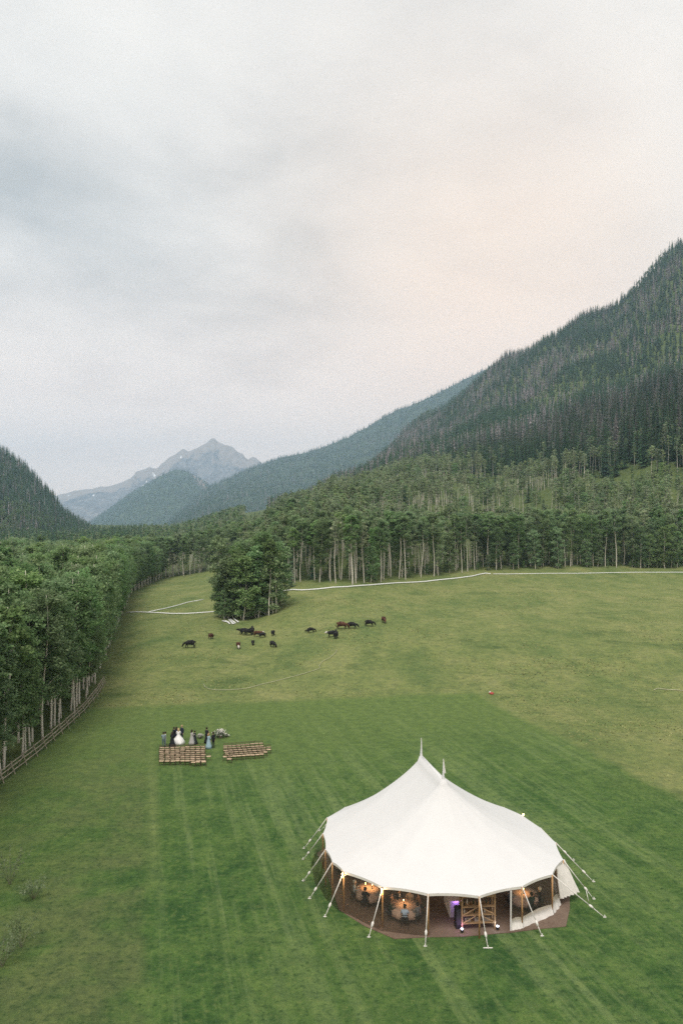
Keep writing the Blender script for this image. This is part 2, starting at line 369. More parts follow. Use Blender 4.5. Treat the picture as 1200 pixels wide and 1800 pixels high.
MV, _, MT = hill('mountain', '', [(110,950,6400),(140,934,6300),(160,918,6300),(190,896,6200),(230,866,6100),(255,852,6050),(280,838,6000),(300,829,6000),(312,826,6000),(325,829,6000),(345,839,6000),(365,852,6000),(380,864,6000),(420,890,6000),(500,930,6000)],
     [(100,4600),(500,4500)], -20, mid_m, 1.0, 0.16, 480., 31, 260, 110, lambda p, t: np.clip(1-np.abs(p-345-(1-t)*70)/(12+40*(1-t)), 0, 1)*np.clip((t-0.66)*6, 0, 1)*1.2)
rdg_m = hill_mat('ridge_forest_slope', ((0.028, 0.048, 0.028), (0.05, 0.075, 0.042), (0.085, 0.105, 0.06)), 0.008, 0.8, (0.30, 0.25, 0.22))
RV, _, RT = hill('hill', '', [(230,946,4620),(280,934,4760),(320,896,4900),(345,874,4984),(369,857,5040),(410,838,5180),(450,820,5320),(500,803,5460),(540,796,5460),(600,775,5460),(650,748,5390),(700,719,5320),(722,714,5250),(760,696,5180),(800,675,5110),(850,650,5040),(890,634,5040),(930,618,5040),(1000,590,5040),(1150,560,5040)],
     [(200,2700),(330,2600),(600,2900),(1200,3600)], 10, rdg_m, 1.05, 0.10, 420., 41, 340, 110, rg=0.015)
lft_m = hill_mat('left_slope_floor', ((0.03, 0.045, 0.025), (0.055, 0.07, 0.04), (0.10, 0.115, 0.06)), 0.012, 0.8)
HV, _, HT = hill('hill', '', [(-420,640,1750),(-200,700,1700),(-60,762,1650),(0,792,1600),(25,808,1560),(50,828,1520),(75,858,1470),(95,878,1430),(110,903,1400),(140,924,1340),(170,944,1290),(200,955,1250),(240,966,1200)],
     [(-420,780),(0,820),(240,1100)], 3, lft_m, 1.25, 0.07, 180., 51, 220, 80, rg=0.012)

# ------------------------------------------------------------------ haze
def build_haze():
    mb = MB(); mb.box((0, 5200, 690), (15000, 11400, 1420))
    m = bpy.data.materials.new('haze_air'); m.use_nodes = True; nt = m.node_tree; nt.nodes.clear()
    o = N(nt, 'ShaderNodeOutputMaterial'); pv = N(nt, 'ShaderNodeVolumePrincipled')
    pv.inputs['Color'].default_value = (0.54, 0.75, 0.97, 1); pv.inputs['Density'].default_value = 1.1e-4; pv.inputs['Anisotropy'].default_value = 0.1
    L(nt, pv.outputs[0], o.inputs['Volume'])
    tag(obj('haze', mb.me('haze', [m])), kind='stuff')
build_haze()

# ------------------------------------------------------------------ trees
def leaf_mat(name, c1, c2, c3, trans=0.25, rv=0.35):
    m, nt, b, o = new_mat(name); nt.nodes.remove(b)
    at_ = N(nt, 'ShaderNodeAttribute'); at_.attribute_name = 'lv'
    col = ramp(nt, at_.outputs['Fac'], [(0.0, c1), (0.55, c2), (1.0, c3)])
    oi = N(nt, 'ShaderNodeObjectInfo')
    hs = N(nt, 'ShaderNodeHueSaturation'); L(nt, col, hs.inputs['Color'])
    L(nt, math_n(nt, 'ADD', math_n(nt, 'MULTIPLY', oi.outputs['Random'], rv), 1-rv*0.5), hs.inputs['Value'])
    r2 = math_n(nt, 'FRACT', math_n(nt, 'MULTIPLY', oi.outputs['Random'], 37.7))
    L(nt, math_n(nt, 'ADD', math_n(nt, 'MULTIPLY', r2, 0.035), 0.485), hs.inputs['Hue'])
    r3 = math_n(nt, 'FRACT', math_n(nt, 'MULTIPLY', oi.outputs['Random'], 91.3))
    L(nt, math_n(nt, 'ADD', math_n(nt, 'MULTIPLY', r3, 0.3), 0.8), hs.inputs['Saturation'])
    d = N(nt, 'ShaderNodeBsdfDiffuse'); t = N(nt, 'ShaderNodeBsdfTranslucent'); mx = N(nt, 'ShaderNodeMixShader')
    L(nt, hs.outputs[0], d.inputs[0]); L(nt, hs.outputs[0], t.inputs[0]); mx.inputs[0].default_value = trans
    L(nt, d.outputs[0], mx.inputs[1]); L(nt, t.outputs[0], mx.inputs[2]); L(nt, mx.outputs[0], o.inputs[0])
    return m
def bark_mat():
    m, nt, b, o = new_mat('aspen_bark')
    tc = N(nt, 'ShaderNodeTexCoord'); v = tc.outputs['Object']
    k = noise(nt, vmap(nt, v, (2.2, 2.2, 5.0)), 1.6, 4, 0.6); s = noise(nt, v, 0.35, 2)
    col = mixc(nt, smooth(nt, k, 0.63, 0.72), (0.62, 0.58, 0.50), (0.06, 0.055, 0.05))
    col = mixc(nt, math_n(nt, 'MULTIPLY', smooth(nt, s, 0.4, 0.7), 0.5), col, (0.30, 0.28, 0.22))
    L(nt, col, b.inputs['Base Color']); b.inputs['Roughness'].default_value = 0.85
    return m
BARK = bark_mat()
DBARK = M('spruce_bark', (0.09, 0.07, 0.055), 0.3, 3, 0.9)
LEAF = leaf_mat('aspen_leaves', (0.135, 0.22, 0.09), (0.215, 0.325, 0.137), (0.33, 0.42, 0.215), 0.5, 0.5)
LEAFB = leaf_mat('bench_aspen_leaves', (0.17, 0.25, 0.115), (0.26, 0.345, 0.17), (0.38, 0.43, 0.26), 0.5, 0.4)
LEAFG = leaf_mat('sparse_aspen_leaves', (0.20, 0.27, 0.14), (0.30, 0.37, 0.20), (0.44, 0.47, 0.30), 0.45, 0.3)
NEED = leaf_mat('spruce_needles', (0.025, 0.062, 0.032), (0.050, 0.108, 0.054), (0.098, 0.168, 0.085), 0.25, 0.6)
NEEDG = leaf_mat('dead_spruce_twigs', (0.15, 0.135, 0.135), (0.245, 0.218, 0.215), (0.36, 0.325, 0.32), 0.1, 0.45)

def quads(C, size, rng, flat=0.0, lv=None):
    """random small leaf quads at centres C"""
    n = len(C)
    d = rng.normal(size=(n, 3)); d[:, 2] += flat*np.sign(d[:, 2]+1e-9); d /= np.linalg.norm(d, axis=1)[:, None]
    a = np.cross(d, rng.normal(size=(n, 3))); a /= np.linalg.norm(a, axis=1)[:, None]; b = np.cross(d, a)
    s = (size*rng.uniform(0.6, 1.3, n))[:, None]
    V = np.stack([C+a*s, C+b*s*0.62, C-a*s, C-b*s*0.62], 1).reshape(-1, 3)
    return V, np.arange(4*n).reshape(n, 4)
def set_lv(me, lv):
    a = me.attributes.new('lv', 'FLOAT', 'FACE'); a.data.foreach_set('value', np.asarray(lv, np.float32))
def aspen(seed, h=19., crown0=0.4, cr=2.4, nleaf=1500, size=0.34, leaf=None, limbs=9, lobes=22, ext=0.6):
    rng = np.random.default_rng(seed); rnd = random.Random(seed)
    mb = MB(); ln = rnd.uniform(-0.5, 0.5), rnd.uniform(-0.5, 0.5)
    def tp(t): return Vector((ln[0]*math.sin(t*2.2)+0.25*math.sin(t*6+seed), ln[1]*t+0.2*math.sin(t*5+2*seed), t*h*0.95))
    ts = [0, 0.03, 0.15, 0.3, 0.45, 0.6, 0.75, 0.88, 1.0]
    r0 = h*0.0077
    mb.tube([tp(t)-Vector((0, 0, 0.4 if t == 0 else 0)) for t in ts], [r0*(1.35 if t == 0 else 1)*(1-0.82*t) for t in ts], 6)
    C, LVs = [], []
    for i in range(lobes):
        t = crown0+(0.98-crown0)*((i+0.5)/lobes)**0.85; t = min(0.97, t+rnd.uniform(-0.03, 0.03))
        q = (t-crown0)/(1-crown0)
        env = cr*(0.55+0.9*math.sin(PI*min(1, q*0.80+0.16)))*0.62
        az = i*2.4+rnd.uniform(-0.5, 0.5); rr = env*rnd.uniform(0.35, 0.95)
        b = tp(t)+Vector((math.cos(az)*rr, math.sin(az)*rr, rnd.uniform(0.0, 1.2)))
        if i % max(1, lobes//limbs) == 0:
            s = tp(max(0.05, t-0.07)); mb.tube([s, s.lerp(b, 0.5)+Vector((0, 0, 0.15)), b], [r0*0.33*(1.15-t), r0*0.2*(1.15-t), 0.012], 4, caps=False)
        n = int(nleaf/lobes*rnd.uniform(0.7, 1.3)); R = rnd.uniform(0.6, 1.3)*cr*0.36
        d = rng.normal(size=(n, 3)); d /= np.linalg.norm(d, axis=1)[:, None]
        rad = R*rng.uniform(0.25, 1.0, n)**0.5*(1+0.25*rng.normal(size=n))
        c = np.array(b)+d*rad[:, None]*np.array([1, 1, ext])
        C.append(c); LVs.append(np.clip(0.45+0.28*rng.normal(size=n)+rnd.uniform(-0.13, 0.13), 0, 1))
    C = np.concatenate(C); lv = np.concatenate(LVs)
    V, Fq = quads(C, size, rng, 0.7)
    cm = mesh('aspen_crown', V, Fq, [leaf or LEAF]); set_lv(cm, lv)
    return mb.me('aspen_trunk', [BARK], True), cm
def conifer(seed, h=24., cr=3.0, whorls=24, per=7, mat_=None, sparse=0.0, low=False):
    rng = random.Random(seed); mb = MB()
    mb.tube([(0, 0, -0.5), (0, 0, h*0.5), (0, 0, h)], [h*0.012, h*0.007, 0.02], 5 if not low else 4)
    V, Fs, lv = [], [], []
    for i in range(whorls):
        t = 0.06+0.94*(i+rng.uniform(-0.2, 0.2))/whorls
        env = cr*(1-t)**0.82*(0.9+0.2*math.sin(i*1.7+seed))+0.18
        k = max(4, int(per*(1-t*0.35)))
        for j in range(k):
            if rng.random() < sparse: continue
            az = 2*PI*(j+rng.uniform(-0.3, 0.3))/k+i*0.9; ln = env*rng.uniform(0.62, 1.12); z = h*t
            c, s = math.cos(az), math.sin(az); w = ln*rng.uniform(0.24, 0.38)+0.1
            droop = ln*rng.uniform(0.25, 0.55)*(1-0.7*t)
            p0 = (0, 0, z+0.1); b = len(V)
            def at_(r, side, dz): return (c*r-s*side, s*r+c*side, z+dz)
            v = rng.uniform(0, 1)
            if low:
                V += [at_(0, 0, h/whorls*0.7), at_(ln*0.6, w, -droop*0.5), at_(ln, 0, -droop), at_(ln*0.6, -w, -droop*0.5)]
                Fs.append((b, b+1, b+2, b+3)); lv.append(v)
            else:
                V += [p0, at_(ln*0.45, w, -droop*0.35-0.12), at_(ln*0.5, 0, -droop*0.25), at_(ln*0.45, -w, -droop*0.35-0.12),
                      at_(ln*0.8, w*0.7, -droop*0.8-0.1), at_(ln, 0, -droop*0.75), at_(ln*0.8, -w*0.7, -droop*0.8-0.1)]
                Fs += [(b, b+1, b+2), (b, b+2, b+3), (b+2, b+4, b+5), (b+2, b+5, b+6)]; lv += [v, v*0.8, v, min(1, v+.2)]
    cm = mesh('spruce_crown', V, Fs, [mat_ or NEED]); set_lv(cm, lv)
    return mb.me('spruce_trunk', [DBARK], True), cm

A_HI = [aspen(100+i, 20.+i % 3, 0.56+0.04*(i % 3), 2.5, 2000, 0.28) for i in range(5)]          # tall, bare lower trunk
A_LO = [aspen(200+i, 19.+i % 3, 0.20+0.03*(i % 3), 3.1, 5200, 0.215, lobes=56) for i in range(5)]  # leafy further down
A_SH = [aspen(300+i, 12.+i*2, 0.06, 2.9, 3200, 0.25, lobes=34) for i in range(3)]               # leafy to the ground
A_BN = [aspen(900+i, 18.+1.3*i, 0.60+.03*(i % 2), 2.0, 620, 0.36, LEAFB, 10, 16) for i in range(4)]        # slim, high-crowned
A_GR = [aspen(400+i, 18.+i, 0.58, 2.0, 460, 0.34, LEAFG, 12, 18) for i in range(4)]        # thin, greyish
S_GN = [conifer(500+i, 25.+2*i, 4.3-0.3*i, 26, 9) for i in range(4)]
S_DD = [conifer(600+i, 24.+2*i, 3.3, 26, 8, NEEDG, 0.1) for i in range(2)]
S_LG = [conifer(700+i, 25., 4.6-.5*i, 13, 6, None, 0, True) for i in range(2)]
S_LD = [conifer(800+i, 24., 3.7, 12, 6, NEEDG, 0.06, True) for i in range(2)]

PROTO = {}
def tree(kind, k, p, s, rz, name, label, cat, group):
    tm, cm = kind[k % len(kind)]
    r = empty(name, (p[0], p[1], p[2]), rz, s); tag(r, label, cat, group)
    t = obj('trunk', tm, r); c = obj('crown', cm, r)
    PROTO.setdefault(cm.name, (t, c))
    return r
def forest(name, label, pts, kind):
    """uncountable trees: instances of the meshes of single trees, one stuff object"""
    pts = np.array(pts, float)
    me = bpy.data.meshes.new(name); me.from_pydata(pts[:, :3].tolist(), [], [])
    for nm, ty, colm in (('scl', 'FLOAT', 3), ('rot', 'FLOAT', 4), ('idx', 'INT', 5)):
        a = me.attributes.new(nm, ty, 'POINT'); a.data.foreach_set('value', pts[:, colm].astype(np.int32 if ty == 'INT' else np.float32))
    o = obj(name, me); tag(o, label, None, None, 'stuff')
    ng = bpy.data.node_groups.new(name, 'GeometryNodeTree')
    ng.interface.new_socket('Geometry', in_out='INPUT', socket_type='NodeSocketGeometry')
    ng.interface.new_socket('Geometry', in_out='OUTPUT', socket_type='NodeSocketGeometry')
    gi, go = N(ng, 'NodeGroupInput'), N(ng, 'NodeGroupOutput')
    ip = N(ng, 'GeometryNodeInstanceOnPoints'); L(ng, gi.outputs[0], ip.inputs['Points'])
    jn = N(ng, 'GeometryNodeJoinGeometry')
    for tm, cm in kind:
        j2 = N(ng, 'GeometryNodeJoinGeometry'); g2 = N(ng, 'GeometryNodeGeometryToInstance')
        for ob in PROTO[cm.name]:
            oi = N(ng, 'GeometryNodeObjectInfo'); oi.transform_space = 'ORIGINAL'; oi.inputs['Object'].default_value = ob
            L(ng, oi.outputs['Geometry'], j2.inputs[0])
        L(ng, j2.outputs[0], g2.inputs[0]); L(ng, g2.outputs[0], jn.inputs[0])
    L(ng, jn.outputs[0], ip.inputs['Instance']); ip.inputs['Pick Instance'].default_value = True
    def attr(nm, ty):
        n = N(ng, 'GeometryNodeInputNamedAttribute'); n.data_type = ty; n.inputs[0].default_value = nm
        return [s for s in n.outputs if s.enabled and s.name == 'Attribute'][0]
    L(ng, attr('idx', 'INT'), ip.inputs['Instance Index']); L(ng, attr('scl', 'FLOAT'), ip.inputs['Scale'])
    cb = N(ng, 'ShaderNodeCombineXYZ'); L(ng, attr('rot', 'FLOAT'), cb.inputs[2]); L(ng, cb.outputs[0], ip.inputs['Rotation'])
    L(ng, ip.outputs[0], go.inputs[0])
    md = o.modifiers.new('trees', 'NODES'); md.node_group = ng
    return o
def jgrid(x0, x1, y0, y1, st, rng):
    X, Y = np.meshgrid(np.arange(x0, x1, st), np.arange(y0, y1, st))
    X = X.ravel()+rng.uniform(-.45, .45, X.size)*st; Y = Y.ravel()+rng.uniform(-.45, .45, Y.size)*st
    return X, Y
ST = {'green': [], 'low': [], 'grey': [], 'spruce': [], 'dead': [], 'fspruce': [], 'fdead': [], 'shrub': [], 'slim': []}
KN = {'green': A_HI, 'low': A_LO, 'grey': A_GR, 'spruce': S_GN, 'dead': S_DD, 'fspruce': S_LG, 'fdead': S_LD, 'shrub': A_SH, 'slim': A_BN}
def stuff(key, x, y, z, s): ST[key].append((x, y, z, s, random.uniform(0, 6.28), random.randrange(len(KN[key]))))
ntree = 0
def ind(kind, x, y, s, name, label, cat, group):
    global ntree; ntree += 1
    tree(kind, ntree, (x, y, tz(x, y)), s, random.uniform(0, 6.28), name, label, cat, group)
CLUMP = hit(432, 1086)
def build_trees():
    rng = np.random.default_rng(11)
    # left grove behind the rail fence
    LG = ['pale-trunked aspen in the first row along the rail fence and left meadow edge', 'leafy aspen a few steps behind the first row of the left grove', 'leafy aspen deep inside the left grove with only its crown showing']
    X, Y = jgrid(-230, -33, 14, 372, 3.9, rng)
    px = 600+F*X/Y
    k = (X < xedge(Y)-2.6) & ((px > -70) | ((Y < 75) & (X > -75))) & (px < 300)
    X, Y = X[k], Y[k]
    yf = np.concatenate([np.arange(16, 122, 1.9), np.arange(122, 370, 3.6)]); yf = yf+rng.uniform(-.6, .6, len(yf)); xf = xedge(yf)-rng.uniform(.5, 1.9, len(yf))
    X, Y = np.concatenate([X, xf]), np.concatenate([Y, yf]); de = xedge(Y)-X
    order = np.argsort(Y+1.6*de+np.where(Y > 170, -70*(de < 9), 0)+np.where(600+F*X/Y < -45, 900, 0))
    for n, i in enumerate(order):
        x, y, d = X[i], Y[i], de[i]
        s = random.uniform(0.78, 1.10)*(0.93 if d < 5 else 1)
        if n < 128:
            kk = A_HI if (d < 4.5 and y < 112 and random.random() < 0.22) else A_LO
            ind(kk, x, y, s, 'aspen_tree', LG[0 if d < 2.6 else 1 if d < 9 else 2], 'tree', 'aspens of the left grove, '+('fence row' if d < 2.6 else 'second rows' if d < 9 else 'inner part'))
        else: stuff('low' if random.random() < 0.8 else 'green', x, y, tz(x, y), s)
    # clump standing alone in the meadow
    for i in range(19):
        a = i*2.4; r = 8.4*math.sqrt((i+0.5)/19)
        x, y = CLUMP.x+1.0*math.cos(a)*r+1.2, CLUMP.y+2+math.sin(a)*r*0.85
        edge = i >= 13
        ind(A_SH if i > 6 else A_LO, x, y, (1.18 if i > 6 else .96)* random.uniform(1.04, 1.18), 'aspen_tree', 'aspen in the dense round clump standing by itself in the meadow', 'tree', 'aspens of the lone clump')
    for dx, dy, sc in ((-6, -1, .72), (-7.6, 3, .7), (0, -3, .6), (-3, -3.4, .66), (3, -4, .5), (5.5, -2, .6), (8, 3, .7), (-5, -4, .5), (7, 0, .6), (-2, -2, .8), (1.5, -2, .8), (4, -3, .62), (-7, 1, .9), (9, 5, .7)):
        ind(A_SH, CLUMP.x+dx, CLUMP.y+dy+1, sc, 'aspen_tree', 'aspen in the dense round clump standing by itself in the meadow', 'tree', 'aspens of the lone clump')
    for dx, dy in ((6.6, -4.2), (8.3, -3.2)): ind(A_HI, CLUMP.x+dx, CLUMP.y+dy, .92, 'aspen_tree', 'tall pale-trunked aspen at the right edge of the lone clump', 'tree', 'bare-trunked aspens at the right of the lone clump')
    # row closing the far end of the meadow on the left
    n = 0
    X, Y = jgrid(-130, -20, 372, 404, 4.6, rng)
    for x, y in zip(X, Y):
        p = 600+F*x/y
        if 262 < p < 500 and n < 34 and y < 392:
            n += 1; ind(A_LO if random.random() < .5 else A_HI, x, y, random.uniform(0.9, 1.1), 'aspen_tree', 'aspen in the dark row closing the far left end of the meadow', 'tree', 'aspens at the far end of the meadow')
        elif 200 < p < 520: stuff('green', x, y, tz(x, y), random.uniform(.9, 1.1))
    RG = ['tall aspen in the front row of the right wood behind the left white pipe', 'tall aspen in the front row of the wood where the white pipe bends uphill', 'tall aspen in the front row of the wood along the right straight pipe']
    RG += [t.replace('tall aspen in the front row of', 'aspen behind the front row of') for t in RG]
    # front of the right wood and the bench behind it
    X, Y = jgrid(-60, 620, 190, 1150, 4.4, rng)
    U = X/Y; px = 600+F*U; yl = yline(U)
    yl = np.where(px < 485, 215+(485-px)*2.2, yl)
    k = (px > 400) & (px < 1420) & (Y > yl+1) & (Y < bench_top(U)*(1+0.10*rng.normal(size=len(U)))) & (Y-yl < 800)
    X, Y, U, px, yl = X[k], Y[k], U[k], px[k], yl[k]
    dens = np.where(Y-yl < 30, 1.0, np.where(Y-yl < 60, .5, np.where(fbm(X/75, Y/34, 2, 61) > .16, .62, .045))); k = rng.random(len(X)) < dens
    X, Y, U, px, yl = X[k], Y[k], U[k], px[k], yl[k]
    vis = Y-yl; order = np.argsort(vis+0.15*Y+np.where((px < 470) | (px > 1230), 300, 0)); n = 0
    Z = terrain(X, Y); bt = bench_top(U); gp = fbm(X/70, Y/70, 3, 77)
    for i in order:
        x, y, d, p = X[i], Y[i], vis[i], px[i]; q = (y-yl[i])/(bt[i]-yl[i]+1)
        s = random.uniform(0.82, 1.12)
        if n < 118:
            n += 1; right = p > 840
            kk = A_HI if (not right and random.random() < .85) or random.random() < 0.3 else A_LO
            if d < 8 and random.random() < (0.5 if right else 0.12): kk = A_SH
            elif random.random() < .07: kk = A_GR
            ind(kk, x, y, s*1.04, 'aspen_tree', RG[(0 if p < 660 else 1 if p < 860 else 2) + (3 if d > 9 else 0)], 'tree', RG[(0 if p < 660 else 1 if p < 860 else 2) + (3 if d > 9 else 0)].replace('aspen', 'aspens'))
        elif q > 0.92 and random.random() < 0.3: stuff('spruce', x, y, Z[i], s*0.85)
        elif random.random() < 0.08+0.60*min(1, max(0, (q-0.22)*2.0+gp[i]*0.6)): stuff('grey', x, y, Z[i], s)
        elif random.random() < .2: stuff('low', x, y, Z[i], s*.9)
        else: stuff('slim' if d > 25 or p < 860 else 'green', x, y, Z[i], s)
    # saplings and shrubs at the foot of the right wood
    for i in range(95):
        u = (random.triangular(520, 1240, 1150)-600)/F; y = yline(u)+random.uniform(1.5, 14)+(5 if u < .19 else 0); x = u*y
        big = u > .2
        ind(A_SH, x, y, random.uniform(.16, .5 if big else .3), 'aspen_sapling', 'low bushy sapling at the foot of the right wood, '+('beside the right straight pipe' if big else 'left of the pipe bend'), 'tree', 'saplings at the foot of the right wood, '+('right' if big else 'left'))
    for i in range(900):
        p = random.uniform(420, 1330); u = (p-600)/F; y0 = yline(u) if p > 485 else 330; y = y0+18+random.random()**1.3*(bench_top(u)-y0); x = u*y
        stuff('shrub', x, y, tz(x, y), random.uniform(.2, .5))
    # spruces: one dark one beside the clump, some on the bench, the horizon row on the left, the lower slope on the right
    c = hit(512, 1032); ind(S_GN, c.x, c.y, 0.5, 'spruce_tree', 'dark dense spruce at the meadow edge just right of the lone clump', 'tree', None)
    c = hit(536, 1024); ind(S_GN, c.x+2, c.y+6, 0.42, 'spruce_tree', 'small dark spruce among pale trunks at the left end of the right wood', 'tree', None)
    for p, y, hpx in ((476,560,52),(432,720,24),(418,760,30),(405,740,26),(396,820,22),(385,760,28),(375,800,24),(366,840,22),(350,860,20),(330,900,18),(442,700,26),(455,640,24),(500,620,30),(345,800,20)):
        x = (p-600)/F*y; ind(S_GN, x, y, hpx*y/F/27.0, 'spruce_tree', 'dark spruce rising above the pale aspens left of the right wood', 'tree', 'spruces rising above the low aspen bench')
    for p, y in ((832,560),(840,575),(822,590),(850,545),(812,610),(870,560),(928,470),(985,455),(1000,440)):
        x = (p-600)/F*y; ind(S_GN, x, y, random.uniform(.8, .95), 'spruce_tree', 'dark spruce standing among the aspens of the upper bench', 'tree', 'spruces among the bench aspens')
    for i in range(70):
        p = random.uniform(-30, 262); y = random.uniform(430, 720); x = (p-600)/F*y
        ind(S_GN, x, y, random.uniform(.66, 1.0), 'spruce_tree', 'dark spruce in the row on the valley floor beyond the left grove', 'tree', 'spruces beyond the left grove')
    # valley floor beyond: fill
    X, Y = jgrid(-560, 40, 400, 1250, 9.5, rng); px = 600+F*X/Y
    for x, y, p in zip(X, Y, px):
        if -60 < p < 430 and y < 1180:
            if y < 460 and p > 235: stuff('green', x, y, tz(x, y), random.uniform(.85, 1.0))
            elif random.random() < (0.62 if p < 250 else 0.07): stuff('fspruce', x, y, tz(x, y), random.uniform(.55, .95))
            else: stuff('green' if random.random() < .4 else 'grey', x, y, tz(x, y), random.uniform(.75, .95))
    # conifer slope on the right
    X, Y = jgrid(-150, 1500, 430, 2550, 8.6, rng); U = X/Y; px = 600+F*U
    yr = np.interp(px, CPX, [c[1][-1][0] for c in COLS])
    bt = bench_top(U)
    k = (px > 470) & (px < 1330) & (Y > bt*(0.99+0.03*rng.normal(size=len(X)))) & (Y < yr*1.04)
    X, Y, U, px, bt = X[k], Y[k], U[k], px[k], bt[k]; Z = terrain(X, Y)
    gp = fbm(X/120, Y/120, 4, 5); dp = fbm(X/90, Y/60, 3, 15)
    order = np.argsort(Y-0.75*bt); n = 0
    for i in order:
        s = random.uniform(.55, 1.12); x, y, z, p = X[i], Y[i], Z[i], px[i]
        dead = random.random() < 0.34+0.55*dp[i]
        asp = gp[i] > 0.5 and random.random() < 0.7
        if n < 190 and p < 1240 and not asp:
            n += 1
            if dead: ind(S_DD, x, y, max(s, .75)*1.15, 'dead_spruce', 'grey dead spruce on the lower mountainside above the bench aspens', 'tree', 'dead spruces on the lower slope')
            else: ind(S_GN, x, y, s*1.2, 'spruce_tree', 'green spruce on the lower mountainside above the bench aspens', 'tree', 'spruces on the lower slope')
        elif asp: stuff('green', x, y, z, s*0.8)
        elif y < 900: stuff('dead' if dead else 'spruce', x, y, z, s)
        else: stuff('fdead' if dead else 'fspruce', x, y, z, s)
    # far ridge and left hill
    def scatter(V, t, n, tmax, sc, dead, asp_t=None, aspect=1.0):
        nr, nc = V.shape[:2]; nr = int(np.searchsorted(t, tmax)); made = 0
        A = V[:nr]
        for q in range(n):
            r = min(nr-2, int(nr*rng.random()**0.85)); c = int(rng.random()*(nc-1)); f, g = rng.random(2)
            p = (A[r, c]*(1-f)+A[r+1, c]*f)*(1-g)+(A[r, c+1]*(1-f)+A[r+1, c+1]*f)*g
            if asp_t and asp_t(t[r], p) and random.random() < .8: stuff('green', p[0], p[1], p[2], random.uniform(.6, .8)); continue
            stuff('fdead' if random.random() < dead else 'fspruce', p[0], p[1], p[2]-1, sc*random.uniform(.7, 1.15))
    scatter(RV, RT, 20000, 1.03, 1.2, 0.14)
    scatter(HV, HT, 9000, 1.02, .85, 0.16, lambda t, p: t < 0.42 and fbm(np.array([p[0]/60]), np.array([p[1]/60]), 3, 4)[0]+0.6-t*1.2 > 0.25)
    scatter(MV, MT, 9000, 1.0, 1.1, .1)
    # a tree of each mesh must exist before it is instanced
    for key in ('grey', 'slim', 'fspruce', 'fdead', 'green', 'low', 'spruce', 'dead'):
        for k2, (tm, cm) in enumerate(KN[key]):
            if cm.name not in PROTO:
                j = min((i for i in range(len(ST[key])) if ST[key][i][5] == k2 and 0 < 600+F*ST[key][i][0]/ST[key][i][1] < 1200), key=lambda i: ST[key][i][1])
                x, y, z, s, r, _ = ST[key].pop(j)
                lab = {'slim': ('aspen_tree', 'slim high-crowned aspen on the bench above the right wood'), 'grey': ('thin_aspen', 'thin greyish half-bare aspen on the bench above the right wood'),
                       'fspruce': ('spruce_tree', 'small dark spruce far off on the valley floor beyond the left grove'),
                       'fdead': ('dead_spruce', 'grey dead spruce high on the right mountainside'), 'dead': ('dead_spruce', 'grey dead spruce on the lower mountainside above the bench aspens'),
                       'spruce': ('spruce_tree', 'green spruce on the lower mountainside above the bench aspens')}.get(key, ('aspen_tree', 'leafy aspen behind the front of the wood'))
                tree([(tm, cm)], 0, (x, y, z), s, r, lab[0], lab[1], 'tree', lab[1].split(' on ')[0]+'s')
    nm = {'green': ('aspen_forest', 'mass of green aspens filling the bench and groves'), 'low': ('aspen_forest', 'mass of leafy aspens behind the front trees'),
          'grey': ('thin_aspen_forest', 'mass of thin greyish aspens on the upper bench'), 'spruce': ('spruce_forest', 'mass of dark spruces on the mountainside'),
          'dead': ('dead_spruce_forest', 'grey dead spruces scattered through the mountainside forest'), 'fspruce': ('spruce_forest', 'far mass of dark spruces on the mountain slopes'),
          'slim': ('aspen_forest', 'mass of slim high-crowned aspens on the bench above the right wood'), 'shrub': ('undergrowth', 'bushy green undergrowth between the aspens of the bench'), 'fdead': ('dead_spruce_forest', 'far grey dead spruces on the mountain slopes')}
    for key, pts in ST.items(): forest(nm[key][0], nm[key][1], pts, KN[key])
build_trees()

# ---- taller grass of the meadow
def build_tufts():
    rng = np.random.default_rng(5); n = 50000
    u = rng.uniform(-0.40, 0.52, n); Y = np.exp(rng.uniform(math.log(66), math.log(285), n)); X = u*Y
    um, vm = X+0.268*Y, Y-0.15*X
    k = ((um > 50.8) | (vm > 106.5)) & (X > xedge(Y)+1) & (Y < np.where(u > -0.09, yline(u)-1.5, 360))
    k &= rng.random(n) < np.clip(0.55+fbm(X/9, Y/9, 3, 31)*0.9, 0.08, 1)
    X, Y = X[k], Y[k]; Z = terrain(X, Y); n = len(X)
    V = []; h = rng.uniform(.04, .15, n)*np.clip(0.8+fbm(X/14, Y/14, 2, 9), .5, 1.5); w = rng.uniform(.06, .16, n)*(Y/130)**0.5
    for b in range(2):
        a = rng.uniform(-1.3, 1.3, n); dx, dy = np.cos(a)*w, np.sin(a)*w; ox, oy = rng.normal(size=n)*.12, rng.normal(size=n)*.12
        V.append(np.stack([np.stack([X-dx, Y-dy, Z-.03], 1), np.stack([X+dx, Y+dy, Z-.03], 1), np.stack([X+ox, Y+oy, Z+h], 1)], 1))
    V = np.concatenate(V).reshape(-1, 3); Fq = np.arange(len(V)).reshape(-1, 3)
    gm = leaf_mat('meadow_grass', (0.13, 0.155, 0.052), (0.20, 0.21, 0.08), (0.34, 0.33, 0.15), .02, 0.0)
    me = mesh('meadow_grass', V, Fq, [gm], True); me.normals_split_custom_set_from_vertices([(0, 0, 1)]*len(V)); set_lv(me, np.tile(np.clip(.68+.2*rng.normal(size=n), 0, 1), 2))
    tag(obj('meadow_grass', me), 'taller yellowish grass tufts of the unmown meadow', None, None, 'stuff')
build_tufts()

